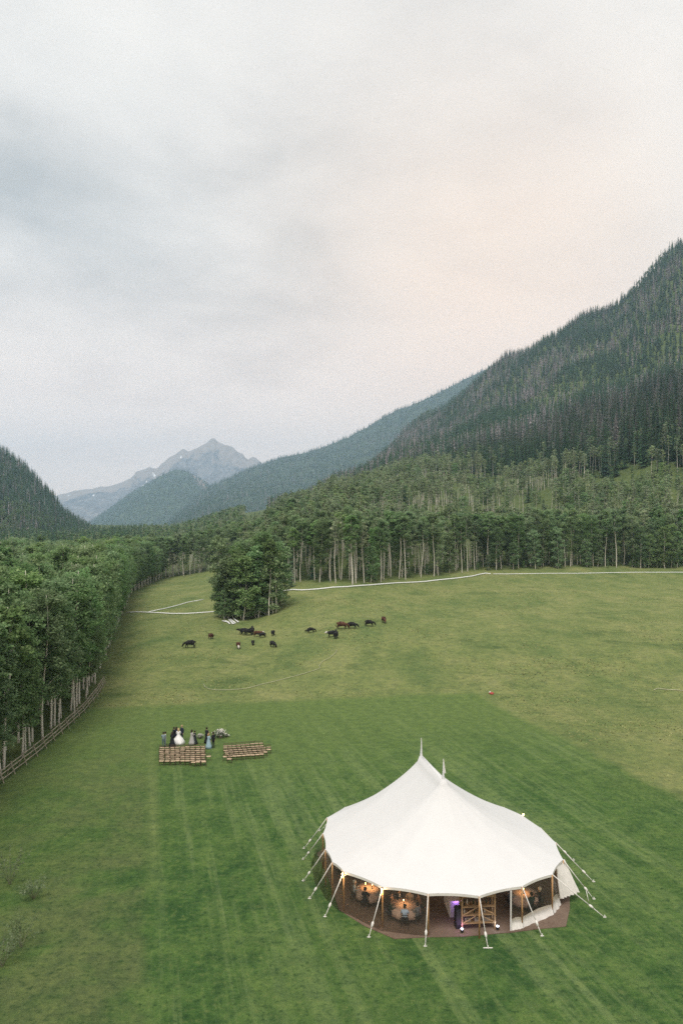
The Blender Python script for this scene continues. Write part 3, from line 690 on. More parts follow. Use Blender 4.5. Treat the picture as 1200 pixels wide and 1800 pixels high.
# ------------------------------------------------------------------ rail fence along the left grove
WOODP = M('weathered_rail', (0.27, 0.235, 0.18), 0.3, 6, 0.85)
def build_fence():
    pts = [Vector((-33.3, 30, 0)), Vector((-33.4, 50, 0)), at(-30, 1402), at(0, 1377), at(20, 1361), at(60, 1330), at(105, 1291), at(145, 1254), at(168, 1226), at(182, 1203)]
    rs = []
    for a, b in zip(pts, pts[1:]):
        n = max(1, round((b-a).length/2.9))
        rs += [a.lerp(b, i/n) for i in range(n)]
    rs.append(pts[-1])
    root = empty('rail_fence', rs[0]); tag(root, 'long weathered log rail fence along the edge of the left grove', 'fence')
    pm = MB(); pm.tube([(-.42, 0, 0), (0.06, 0, 1.35)], 0.05, 6); pm.tube([(.42, 0, 0), (-0.06, 0, 1.35)], 0.05, 6); post = pm.me('fence_post', [WOODP])
    rm = MB(); rm.tube([(0, 0, 0), (0.5, 0.01, -.015), (1, 0, 0)], [0.06, 0.055, 0.045], 6); rail = rm.me('fence_rail', [WOODP])
    for i, p in enumerate(rs):
        q = rs[min(i+1, len(rs)-1)] if i < len(rs)-1 else p+(p-rs[i-1])
        ang = math.atan2(q.y-p.y, q.x-p.x)
        obj('post', post, root, p-rs[0]+Vector((0, 0, tz(p.x, p.y))), ang+PI/2)
        if i == len(rs)-1: break
        for z, off in ((0.45, .26), (0.85, .16), (1.22, .06)):
            o = obj('rail', rail, root, p-rs[0]+Vector((math.sin(ang)*off, -math.cos(ang)*off, z+random.uniform(-.05, .05))), 0, ((q-p).length+.25, 1, 1))
            o.rotation_euler = (0, random.uniform(-.03, .03), ang)
build_fence()

# ------------------------------------------------------------------ white pipes, hose, trail, pipe pile, red bundle
PIPE = M('white_pipe', (0.72, 0.73, 0.72), 0.1, 3, 0.45)
def line_thing(name, pix, rad, lift, m, n=6):
    P_ = [Vector(hit(*q)) for q in pix]; pts = []
    for a, b in zip(P_, P_[1:]):
        k = max(2, int((b-a).length/3)); pts += [a.lerp(b, i/k) for i in range(k)]
    pts.append(P_[-1])
    pts = [Vector((p.x, p.y, tz(p.x, p.y)+lift)) for p in pts]
    mb = MB(); mb.tube(pts, rad, n); return obj(name, mb.me(name, [m], True))
tag(line_thing('irrigation_pipe', [(470,1042),(484,1040),(500,1040),(530,1039),(560,1037),(610,1033),(650,1030),(700,1026),(760,1022),(800,1018),(830,1014),(842,1011),(853,1009),(862,1010)], .20, .3, PIPE), 'long white pipe curving along the foot of the wood right of the lone clump', 'pipe')
tag(line_thing('irrigation_pipe', [(866,1010),(900,1010),(960,1009),(1010,1009),(1060,1008),(1120,1007),(1215,1007)], .13, .25, PIPE), 'thin white pipe running straight below the right-hand trees to the picture edge', 'pipe')
tag(line_thing('irrigation_pipe', [(222,1078),(240,1077),(265,1078),(300,1080),(330,1080),(360,1078),(385,1076),(396,1074)], .17, .25, PIPE), 'white pipe lying from the left grove towards the lone clump', 'pipe')
tag(line_thing('irrigation_pipe', [(262,1077),(290,1071),(310,1066),(330,1060),(358,1055)], .13, .25, PIPE), 'short white pipe branching off uphill near the left grove', 'pipe')
HOSE = M('pale_trail', (0.36, 0.36, 0.24), 0.2, 3, 0.9)
tag(line_thing('hose', [(358,1203),(360,1208),(366,1212),(380,1214),(400,1214),(430,1212),(460,1204),(490,1197),(520,1189),(550,1180),(562,1176),(561,1171),(566,1164),(580,1157),(590,1148),(592,1143)], .045, .12, HOSE, 4), 'thin pale hose lying in a loose curve across the meadow below the cows', 'hose')
tag(line_thing('hose', [(1148,1214),(1155,1211),(1170,1213),(1190,1214),(1204,1216)], .06, .1, HOSE, 4), 'short pale hose lying in the meadow at the right picture edge', 'hose')
def pipe_pile():
    say = ['leftmost short white pipe of the loose pile beside the lone clump', 'white pipe lying askew second from the left in the pile by the clump', 'middle white pipe of the loose pile beside the lone clump',
           'white pipe right of the middle one in the pile by the clump', 'rightmost white pipe of the loose pile beside the lone clump', 'small white pipe end lying in front of the pile by the clump']
    for (x0, y0, x1, y1), s in zip([(391,1093,402,1095),(396,1092,404,1098),(402,1090,410,1098),(405,1090,413,1096),(411,1089,419,1095),(408,1098,413,1097)], say):
        a, b = hit(x0, y0), hit(x1, y1); b = a+(b-a).normalized()*max(1.2, (b-a).length); a.z += .22; b.z = tz(b.x, b.y)+.22
        mb = MB(); mb.tube([Vector((0, 0, 0)), b-a], .16, 8); mb.tube([(b-a)*0.97, (b-a)*1.0], .2, 8)
        tag(obj('irrigation_pipe', mb.me('short_pipe', [PIPE], True), None, a), s, 'pipe', 'white pipes in the loose pile')
pipe_pile()
def red_bundle():
    p = hit(863, 1220); RED = M('red_cloth', (0.34, 0.06, 0.05), .2, 3, .8); WHT = M('pale_cloth', (0.6, 0.58, 0.55), .1, 3, .8)
    r = empty('bundle', p, 0, .75); tag(r, 'small red bundle with a pale top lying at the corner of the mown lawn', 'bundle')
    mb = MB(); mb.lathe([(.45, 0), (.5, .15), (.4, .32), (.15, .4)], 9, 0, (0, 0, 0), lambda i, a: .15*math.sin(3*a+i)); obj('cover', mb.me('bundle_cover', [RED]), r)
    mb = MB(); mb.lathe([(.2, 0), (.22, .12), (.08, .2)], 8, 0, (-.28, .1, .3)); obj('top', mb.me('bundle_top', [WHT]), r)
red_bundle()

# ------------------------------------------------------------------ folding chairs
TAN = M('tan_chair_seat', (0.58, 0.43, 0.29), .15, 5, .6); BROWN = M('brown_chair_frame', (0.085, 0.055, 0.036), .2, 5, .6); BLACKC = M('black_chair', (0.02, 0.02, 0.022), .2, 5, .5)
def chair_meshes(ms, mf):
    seat = MB(); seat.box((0, 0, .45), (.50, .31, .035)); seat.box((0, 0, .425), (.44, .30, .02), 1)
    back = MB(); back.box((0, -.235, .80), (.42, .022, .05), 0, Matrix.Rotation(-.17, 3, 'X')); back.box((0, -.215, .68), (.42, .02, .03), 0, Matrix.Rotation(-.17, 3, 'X'))
    fr = MB(); fr.tube([(0, .25, 0), (0, -.16, .46), (0, -.25, .86)], .014, 4); fr.tube([(0, -.26, 0), (0, .17, .44)], .014, 4); fr.tube([(0, .16, .1), (0, -.15, .1)], .012, 4)
    return seat.me('chair_seat', [ms, mf]), back.me('chair_back', [mf]), fr.me('chair_side', [mf])
CH_T = chair_meshes(TAN, BROWN); CH_B = chair_meshes(BLACKC, BLACKC)
def chair(ms, p, rz, label, group):
    r = empty('folding_chair', p, rz); tag(r, label, 'chair', group)
    obj('seat', ms[0], r); obj('backrest', ms[1], r)
    for s in (-1, 1): obj('side_frame', ms[2], r, (s*.235, 0, 0))
ORD = ['first', 'second', 'third', 'fourth', 'fifth', 'sixth', 'seventh', 'eighth', 'ninth', 'tenth']
def chair_rows():
    hgt = .5
    for r in range(9):
        t = r/7.0
        yl, yr = 1313.5+(1336.8-1313.5)*t, 1311.0+(1336.0-1311.0)*t-(1.3 if r == 8 else 0)
        rowname = ['front', 'second', 'third', 'fourth', 'fifth', 'sixth', 'seventh', 'eighth', 'rearmost'][r]
        for c in range(10 if r == 5 else 9):
            if r == 8 and c < 6: continue
            px = 284.5+8.9*c+(1.2 if c else 0)+t*.3+random.uniform(-.9, .9); py = yl+(yr-yl)*c/8+random.uniform(-.45, .45)
            chair(CH_T, at(px, py, hgt)-Vector((0, 0, hgt)), .05+random.uniform(-.14, .14), f'brown folding chair of the left block, {rowname} row, {ORD[c]} from the left', 'folding chairs of the left ceremony block')
    rows = [(396.5,1310.5,458.5,1305.8,9),(396.5,1314,459.5,1310.3,9),(397,1318.2,472,1312.8,10),(399,1321.5,472,1316.8,10),(399.5,1325,466,1321,9),(396.5,1329.2,460,1325,9),(403.2,1333.2,403.2,1333.2,1)]
    for r, (x0, y0, x1, y1, n) in enumerate(rows):
        rowname = ['front', 'second', 'third', 'fourth', 'fifth', 'sixth', 'rearmost'][r]
        for c in range(n):
            t = c/max(1, n-1)
            chair(CH_T, at(x0+(x1-x0)*t+random.uniform(-.4, .4), y0+(y1-y0)*t+random.uniform(-.2, .2), hgt)-Vector((0, 0, hgt)), -.02+random.uniform(-.14, .14)+.08,
                  f'brown folding chair of the right block, {rowname} row, {ORD[c]} from the left' if n > 1 else 'single brown folding chair standing alone behind the right block', 'folding chairs of the right ceremony block')
chair_rows()

# ------------------------------------------------------------------ people
SKIN = M('skin', (0.50, 0.32, 0.23), .08, 6, .6)
_cm = {}
def cloth(c):
    if c not in _cm: _cm[c] = M('cloth', c, .14, 9, .85)
    return _cm[c]
def skin_body(name, verts, edges, root, sub=1):
    me = bpy.data.meshes.new(name); me.from_pydata([v[0] for v in verts], edges, [])
    o = bpy.data.objects.new(name, me); COL.objects.link(o)
    o.modifiers.new('s', 'SKIN'); sb = o.modifiers.new('b', 'SUBSURF'); sb.levels = sub
    for i, d in enumerate(me.skin_vertices[0].data):
        r = verts[i][1]; d.radius = r if isinstance(r, tuple) else (r, r); d.use_root = (i == root)
    dg = bpy.context.evaluated_depsgraph_get()
    nm = bpy.data.meshes.new_from_object(o.evaluated_get(dg)); nm.name = name
    bpy.data.objects.remove(o); bpy.data.meshes.remove(me)
    return nm
def body(name, J, bones, root, regions):
    names = list(J); idx = {n: i for i, n in enumerate(names)}
    me = skin_body(name, [J[n] for n in names], [(idx[a], idx[b]) for a, b in bones], root=idx[root])
    segs = [(np.array(J[a][0]), np.array(J[b][0]), regions(a, b), np.mean(J[b][1])) for a, b in bones]
    C = np.array([p.center[:] for p in me.polygons]); best = np.full(len(C), 9e9); mi = np.zeros(len(C), np.int32)
    for a, b, k, r in segs:
        d = b-a; t = np.clip(((C-a)@d)/(d@d+1e-12), 0, 1); dist = np.linalg.norm(C-(a+t[:, None]*d), axis=1)-r*.6
        q = dist < best; best[q] = dist[q]; mi[q] = k
    me.materials.clear()
    for _ in range(4): me.materials.append(SKIN)
    me.polygons.foreach_set('material_index', mi); me.polygons.foreach_set('use_smooth', np.ones(len(C), bool)); me.update()
    return me
def person_mesh(pose):
    J, B = {}, []
    def add(n, p, r, par=None):
        J[n] = (tuple(p), r)
        if par: B.append((par, n))
    sit = pose.startswith('sit'); h = 0.52 if sit else .95; ln = .05 if sit else 0
    add('pelvis', (0, 0, h), (.15, .12)); add('waist', (0, ln*.3, h+.2), (.135, .10), 'pelvis'); add('chest', (0, ln, h+.40), (.165, .115), 'waist')
    add('neckb', (0, ln+.01, h+.52), .07, 'chest'); add('neck', (0, ln+.02, h+.585), .052, 'neckb'); add('head', (0, ln+.03, h+.69), (.085, .098), 'neck'); add('crown', (0, ln+.025, h+.78), .07, 'head')
    add('nose', (0, ln+.135, h+.675), .018, 'head')
    for s, k in ((-1, 'l'), (1, 'r')):
        add('ear'+k, (s*.092, ln+.02, h+.68), .02, 'head')
        if sit:
            add('hip'+k, (s*.09, .06, .51), .095, 'pelvis'); add('knee'+k, (s*.11, .46, .50), .062, 'hip'+k); add('ankle'+k, (s*.11, .42, .09), .043, 'knee'+k); add('toe'+k, (s*.12, .58, .035), .036, 'ankle'+k)
        else:
            add('hip'+k, (s*.09, 0, h-.07), .095, 'pelvis'); add('knee'+k, (s*.10, .015, .5), .062, 'hip'+k); add('ankle'+k, (s*.11, -.02, .09), .043, 'knee'+k); add('toe'+k, (s*.12, .14, .035), .036, 'ankle'+k)
        add('sh'+k, (s*.185, ln, h+.46), .062, 'chest')
        if pose == 'stand':
            e, w, f = (s*.245, -.03, h+.18), (s*.255, .05, h-.06), Vector((0, .15, -1))
        elif pose == 'hold' or (pose == 'hug'):
            e, w, f = (s*.235, .06, h+.19), (s*.10, .30, h+.22+(.1 if pose == 'hug' else 0)), Vector((-s*.6, .7, .25))
        else:
            e, w, f = (s*.24, .13, h+.22), (s*.16, .38, h+.27), Vector((-s*.3, 1, -.05))
        f.normalize(); add('el'+k, e, .046, 'sh'+k); add('wr'+k, w, .032, 'el'+k)
        pm = Vector(w)+f*.075; add('palm'+k, pm, (.038, .022), 'wr'+k)
        sd = f.cross(Vector((0, 0, 1)) if abs(f.z) < .7 else Vector((1, 0, 0))).normalized()
        for q, fl in enumerate((.075, .088, .082, .062)):
            b_ = pm+sd*(q-1.5)*.021; t1 = b_+f*fl*.6; t2 = b_+f*fl+Vector((0, -.012, -.012))
            add(f'f{k}{q}a', t1, .010, 'palm'+k); add(f'f{k}{q}b', t2, .009, f'f{k}{q}a')
        add('th'+k, Vector(w)+f*.06-sd*.055, .011, 'palm'+k)
    def reg(a, b):
        n = b[:-1] if b[-1] in 'lr' else b
        if b.startswith(('f', 'palm', 'th')) or b in ('neck', 'head', 'crown', 'nose') or n == 'ear': return 0
        if n in ('hip', 'knee', 'ankle'): return 2
        if n == 'toe': return 3
        return 1
    return body('person_body', J, B, 'pelvis', reg)
POSE = {k: person_mesh(k) for k in ('stand', 'hold', 'sit')}
def hair_mesh(sit, long_=False):
    z = (0.52 if sit else .95)+.70; y = .08 if sit else .03
    mb = MB(); mb.lathe([(.075, -.09), (.108, -.02), (.115, .04), (.095, .10), (.05, .13), (.01, .14)], 10, 0, (0, y-.028, z))
    if long_: mb.lathe([(.05, -.34), (.11, -.25), (.12, -.1), (.10, .02)], 9, 0, (0, y-.075, z))
    return mb.me('hair', [cloth((.03, .02, .015))], True)
HAIR = {(s, l): hair_mesh(s, l) for s in (False, True) for l in (False, True)}
def gown_mesh(wide, sit=False):
    mb = MB(); z = .52 if sit else .95
    def fold(i, a): return (0.07*math.sin(9*a)+.05*math.sin(5*a+1))*max(0, (4-i))/4
    mb.lathe([(wide, .02), (wide*.86, .3), (wide*.6, .65), (.19, .95), (.15, 1.14), (.175, 1.34), (.15, 1.42)], 26, 0, (0, 0, 0), fold)
    return mb.me('gown', [SKIN], True)
GOWN = {w: gown_mesh(w) for w in (.30, .40, .72)}
def set_mats(o, ms):
    for i, m in enumerate(ms):
        o.material_slots[i].link = 'OBJECT'; o.material_slots[i].material = m
BLK = (.013, .014, .018); NAVY = (.02, .027, .045); GREY = (.17, .18, .19); WHITE = (.78, .77, .75)
def person(label, p, rz, pose='stand', top=BLK, bottom=None, gown=None, gw=.3, hair=(.03, .02, .015), long_=False, sc=1.0, group=None, shirt=None):
    o = obj('person', POSE[pose], None, p, rz, sc); tag(o, label, 'person', group)
    set_mats(o, [SKIN, cloth(top), cloth(bottom or top), cloth((.02, .017, .015))])
    if hair:
        h = obj('hair', HAIR[(pose == 'sit', long_)], o); set_mats(h, [cloth(hair)])
    if gown:
        g = obj('gown', GOWN[gw], o); set_mats(g, [cloth(gown)])
    if shirt:
        mb = MB(); z = .52 if pose == 'sit' else .95; y = .165 if pose == 'sit' else .115
        mb.box((0, y, z+.40), (.09, .02, .22)); mb.box((0, y+.012, z+.38), (.035, .015, .2), 1); obj('shirt_front', mb.me('shirt_front', [cloth(WHITE), cloth(BLK)]), o)
    return o
def ceremony():
    g = 'people standing at the ceremony chairs'
    def P_(px, py): return at(px, py)
    person('person in pale grey-blue clothes standing alone at the left end of the front chairs', P_(287.5, 1313.5), .3, 'hold', (.20, .26, .28), (.10, .15, .17), None, group=g)
    person('person in a pale flowered top hugging the grey-blue one at the far left', P_(291, 1312), 1.8, 'hold', (.52, .53, .55), (.30, .34, .36), None, group=g, sc=.97)
    person('person in a long black dress in front of the bride, back to the chairs', P_(303, 1313), -.2, 'hold', BLK, None, BLK, .40, long_=True, group=g)
    person('person in black with dark hair standing left behind the bride', P_(306, 1304), -.6, 'hold', BLK, group=g)
    person('person in navy with bare arms right beside the bride in white', P_(310.5, 1303.5), -.4, 'hold', NAVY, None, NAVY, .30, long_=True, group=g)
    person('person with fair hair in a wide white wedding gown', P_(314, 1307.5), .2, 'hold', WHITE, None, WHITE, .72, (.42, .30, .16), True, group=g, sc=1.04)
    person('person in a dark suit standing just right behind the white gown', P_(320, 1302), 2.6, 'stand', NAVY, None, None, .3, (.35, .24, .14), group=g, sc=1.06)
    person('person in a pale flowered dress standing midway behind the left chairs', P_(337.5, 1309), -1.0, 'hold', (.42, .38, .36), None, (.38, .37, .36), .40, long_=True, group=g)
    person('person in a dark jacket bending close to the pale flowered dress', P_(342.5, 1308), 1.2, 'hold', BLK, None, (.02, .026, .027), .40, group=g, sc=.9)
    person('person in a tight black dress with bare arms beside the aisle', P_(363.5, 1306), -.5, 'hold', BLK, None, BLK, .30, group=g, sc=1.05)
    person('person in a long light-blue dress standing in the aisle', P_(367, 1315.5), -.9, 'hold', (.30, .42, .47), None, (.28, .40, .46), .40, (.3, .2, .1), True, group=g)
    person('person in a black suit standing in the aisle beside the light-blue dress', P_(375, 1315), .8, 'stand', BLK, group=g, sc=1.06)
ceremony()
def flowers(px, py, sc, label, seed):
    rng = np.random.default_rng(seed); p = at(px, py); r = empty('flower_arrangement', p, 0, sc); tag(r, label, 'flowers', 'flower arrangements at the ceremony')
    mb = MB(); mb.lathe([(.28, 0), (.34, .1), (.36, .3), (.3, .32)], 10); obj('trough', mb.me('flower_trough', [cloth((.12, .09, .06))]), r)
    for nm, col, n, lo, hi, wd in (('greenery', (.05, .085, .045), 420, .15, 1.0, .8), ('blossom', (.68, .64, .60), 240, .4, 1.2, .7)):
        C = np.stack([rng.normal(size=n)*wd*.62, rng.normal(size=n)*.28, rng.uniform(lo, hi, n)], 1); C[:, 2] *= np.clip(1.1-np.abs(C[:, 0])*.35, .3, 1)
        V, Fq = quads(C, .085, rng); obj(nm, mesh(nm, V, Fq, [cloth(col)]), r)
flowers(387.5, 1297, .9, 'large white and green flower arrangement in front of the right chair block', 1)
flowers(352, 1298, .5, 'small pale flower arrangement between the two groups of people', 2)
flowers(398, 1295.5, .35, 'tiny green arrangement at the right end of the large white flowers', 3)

# ------------------------------------------------------------------ cows
def cow_mesh(pose):
    J, B = {}, []
    def add(n, p, r, par=None):
        J[n] = (p, r)
        if par: B.append((par, n))
    add('belly', (0, 0, .98), (.52, .47)); add('rump', (-.74, 0, 1.06), (.42, .42), 'belly'); add('tailb', (-1.02, 0, 1.22), .10, 'rump'); add('tailm', (-1.12, 0, .85), .035, 'tailb'); add('tail', (-1.13, 0, .45), .05, 'tailm')
    add('chest', (.64, 0, 1.02), (.43, .44), 'belly')
    if pose == 'graze': hs = [('neck', (1.04, 0, .96), (.27, .22)), ('poll', (1.30, .03, .62), (.18, .16)), ('muz', (1.46, .06, .20), (.125, .11))]
    elif pose == 'up': hs = [('neck', (.98, 0, 1.32), (.26, .21)), ('poll', (1.22, 0, 1.62), (.18, .16)), ('muz', (1.62, 0, 1.46), (.125, .11))]
    else: hs = [('neck', (1.05, .03, 1.12), (.27, .22)), ('poll', (1.34, .10, 1.22), (.18, .16)), ('muz', (1.72, .2, 1.02), (.125, .11))]
    pr = 'chest'
    for n, p, r in hs: add(n, p, r, pr); pr = n
    pp = Vector(J['poll'][0])
    for s, k in ((-1, 'l'), (1, 'r')):
        add('ear'+k, (pp.x-.06, pp.y+s*.25, pp.z+.06), .04, 'poll')
        ph = .12*s if pose != 'up' else 0
        add('fs'+k, (.60, s*.19, .78), .17, 'chest'); add('fk'+k, (.64+ph, s*.19, .42), .09, 'fs'+k); add('fh'+k, (.60+ph*1.5, s*.19, .06), .065, 'fk'+k)
        add('hs'+k, (-.66, s*.2, .78), .2, 'rump'); add('hk'+k, (-.84-ph, s*.2, .45), .095, 'hs'+k); add('hh'+k, (-.76-ph*1.2, s*.2, .06), .065, 'hk'+k)
    def reg(a, b):
        if b in ('muz',): return 1
        if b == 'poll' or b.startswith('ear'): return 2
        if b.startswith(('fh', 'hh')): return 3
        return 0
    return body('cow_body', J, B, 'belly', reg)
COWM = {k: cow_mesh(k) for k in ('graze', 'up', 'stand')}
HB, HBR, HRD, HW = (.014, .013, .013), (.075, .03, .018), (.085, .036, .02), (.62, .58, .52)
def cows():
    g = 'cattle grazing in the meadow'
    # px, foot py, pose, heading (0 = facing right), hide, face, scale, label
    for px, py, pose, hd, hide, face, sc, lab in [
        (334,1139,'graze',180,HB,HB,1.12,'large black cow grazing farthest left in the meadow'),
        (371,1123,'graze',75,HBR,HBR,.85,'small dark brown cow seen end-on between the large black one and the herd'),
        (419,1140,'graze',-80,HBR,HW,.85,'brown cow with a white face turned towards the chairs'),
        (428,1115,'stand',185,HB,HB,1.0,'black cow standing at the left of the tight black group below the clump'),
        (436,1117,'graze',170,HB,HB,1.08,'black cow in the middle of the tight black group below the clump'),
        (443,1115,'up',95,HB,HB,1.05,'black cow with raised head in the tight group below the clump'),
        (453,1119,'stand',10,HRD,HW,.9,'reddish cow with a white face at the right of the black group'),
        (461,1121,'stand',180,HB,HB,.78,'black calf just below the reddish white-faced cow'),
        (444.5,1134,'graze',-85,HB,HB,.66,'small black calf seen end-on beside the brown white-faced cow'),
        (480,1117,'stand',85,HB,HB,.78,'small black cow seen end-on right of the tight black group'),
        (479.5,1138,'graze',-50,HB,HB,.88,'black cow grazing lowest in the middle of the meadow'),
        (540,1111,'graze',160,HB,HB,.42,'tiny black calf left of a grazing black cow'),
        (547,1112,'graze',15,HB,HB,.78,'black cow grazing right beside the tiny calf'),
        (583,1120,'stand',200,HB,HW,.95,'black cow with a white face below the large brown cow'),
        (590,1122,'up',90,HB,HB,1.0,'black cow standing end-on against the white-faced black one'),
        (601,1106,'graze',0,HRD,HRD,1.15,'large reddish brown cow grazing in the right group'),
        (619,1105,'graze',0,HB,HB,1.02,'black cow grazing just right of the large reddish brown cow'),
        (649,1101,'graze',0,HB,HB,1.0,'black cow grazing second from the right end of the herd'),
        (674.5,1095,'graze',-80,HBR,HBR,.95,'dark brown cow seen end-on at the far right end of the herd'),
        (490.5,1065,'stand',70,HBR,HBR,.85,'dark brown cow alone right of the lone clump')]:
        p = hit(px, py); o = obj('cow', COWM[pose], None, p, math.radians(hd), sc*.98)
        tag(o, lab, 'cow', g); set_mats(o, [cloth(hide), cloth(face if face != HW else (.5, .46, .42)), cloth(face), cloth((.02, .018, .016))])
cows()

# ------------------------------------------------------------------ the tent
def canvas_mat():
    m, nt, b, o = new_mat('sailcloth'); tc = N(nt, 'ShaderNodeTexCoord'); v = noise(nt, tc.outputs['Object'], .8, 4)
    L(nt, mixc(nt, v, (.61, .613, .61), (.67, .673, .668)), b.inputs['Base Color']); b.inputs['Roughness'].default_value = .75
    b.inputs['Specular IOR Level'].default_value = .2
    w = noise(nt, tc.outputs['Object'], 1.6, 3); bump(nt, b, w, .3, .08)
    tr = N(nt, 'ShaderNodeBsdfTranslucent'); tr.inputs[0].default_value = (.8, .72, .6, 1); ms = N(nt, 'ShaderNodeMixShader'); ms.inputs[0].default_value = .10
    L(nt, b.outputs[0], ms.inputs[1]); L(nt, tr.outputs[0], ms.inputs[2]); L(nt, ms.outputs[0], o.inputs[0])
    return m
CANVAS = canvas_mat()
DRAPE = M('white_drape', (.62, .60, .56), .06, 3, .8)
ROPE = M('white_rope', (.66, .64, .60), .1, 8, .7)
POLEW = M('golden_pole', (.40, .23, .10), .2, 6, .5)
def vinyl_mat():
    m = bpy.data.materials.new('clear_vinyl'); m.use_nodes = True; nt = m.node_tree; nt.nodes.clear(); o = N(nt, 'ShaderNodeOutputMaterial')
    t = N(nt, 'ShaderNodeBsdfTransparent'); t.inputs[0].default_value = (.95, .92, .87, 1); g = N(nt, 'ShaderNodeBsdfGlossy'); g.inputs['Roughness'].default_value = .12; d = N(nt, 'ShaderNodeBsdfDiffuse'); d.inputs[0].default_value = (.55, .5, .44, 1)
    m1 = N(nt, 'ShaderNodeMixShader'); m2 = N(nt, 'ShaderNodeMixShader'); fr = N(nt, 'ShaderNodeFresnel'); fr.inputs[0].default_value = 1.45
    tc = N(nt, 'ShaderNodeTexCoord'); w = noise(nt, tc.outputs['Object'], 1.4, 4)
    bp = N(nt, 'ShaderNodeBump'); bp.inputs['Strength'].default_value = .5; bp.inputs['Distance'].default_value = .12; L(nt, w, bp.inputs['Height']); L(nt, bp.outputs[0], g.inputs['Normal']); L(nt, bp.outputs[0], fr.inputs['Normal'])
    m1.inputs[0].default_value = .03; L(nt, t.outputs[0], m1.inputs[1]); L(nt, d.outputs[0], m1.inputs[2])
    L(nt, math_n(nt, 'MULTIPLY', fr.outputs[0], .7), m2.inputs[0]); L(nt, m1.outputs[0], m2.inputs[1]); L(nt, g.outputs[0], m2.inputs[2]); L(nt, m2.outputs[0], o.inputs[0])
    return m
VINYL = vinyl_mat()
ZE = 2.6
EPX = [(575,1437),(567.5,1465),(572,1493),(584,1515),(604,1532),(672,1559),(752,1571),(842,1575),(917,1558),(970,1537),(989,1511),(976,1481),(949,1455),(917,1433),(885,1419)]
EAVE = [at(x, y, ZE) for x, y in EPX]+[Vector((10.4, 60.4, ZE)), Vector((6.9, 61.4, ZE)), Vector((3.3, 60.4, ZE)), at(606, 1419, ZE)]
PK = [Vector((6.19, 55.3, 7.55)), Vector((7.26, 50.8, 7.35))]
TC = (PK[0]+PK[1])/2; TC.z = 0
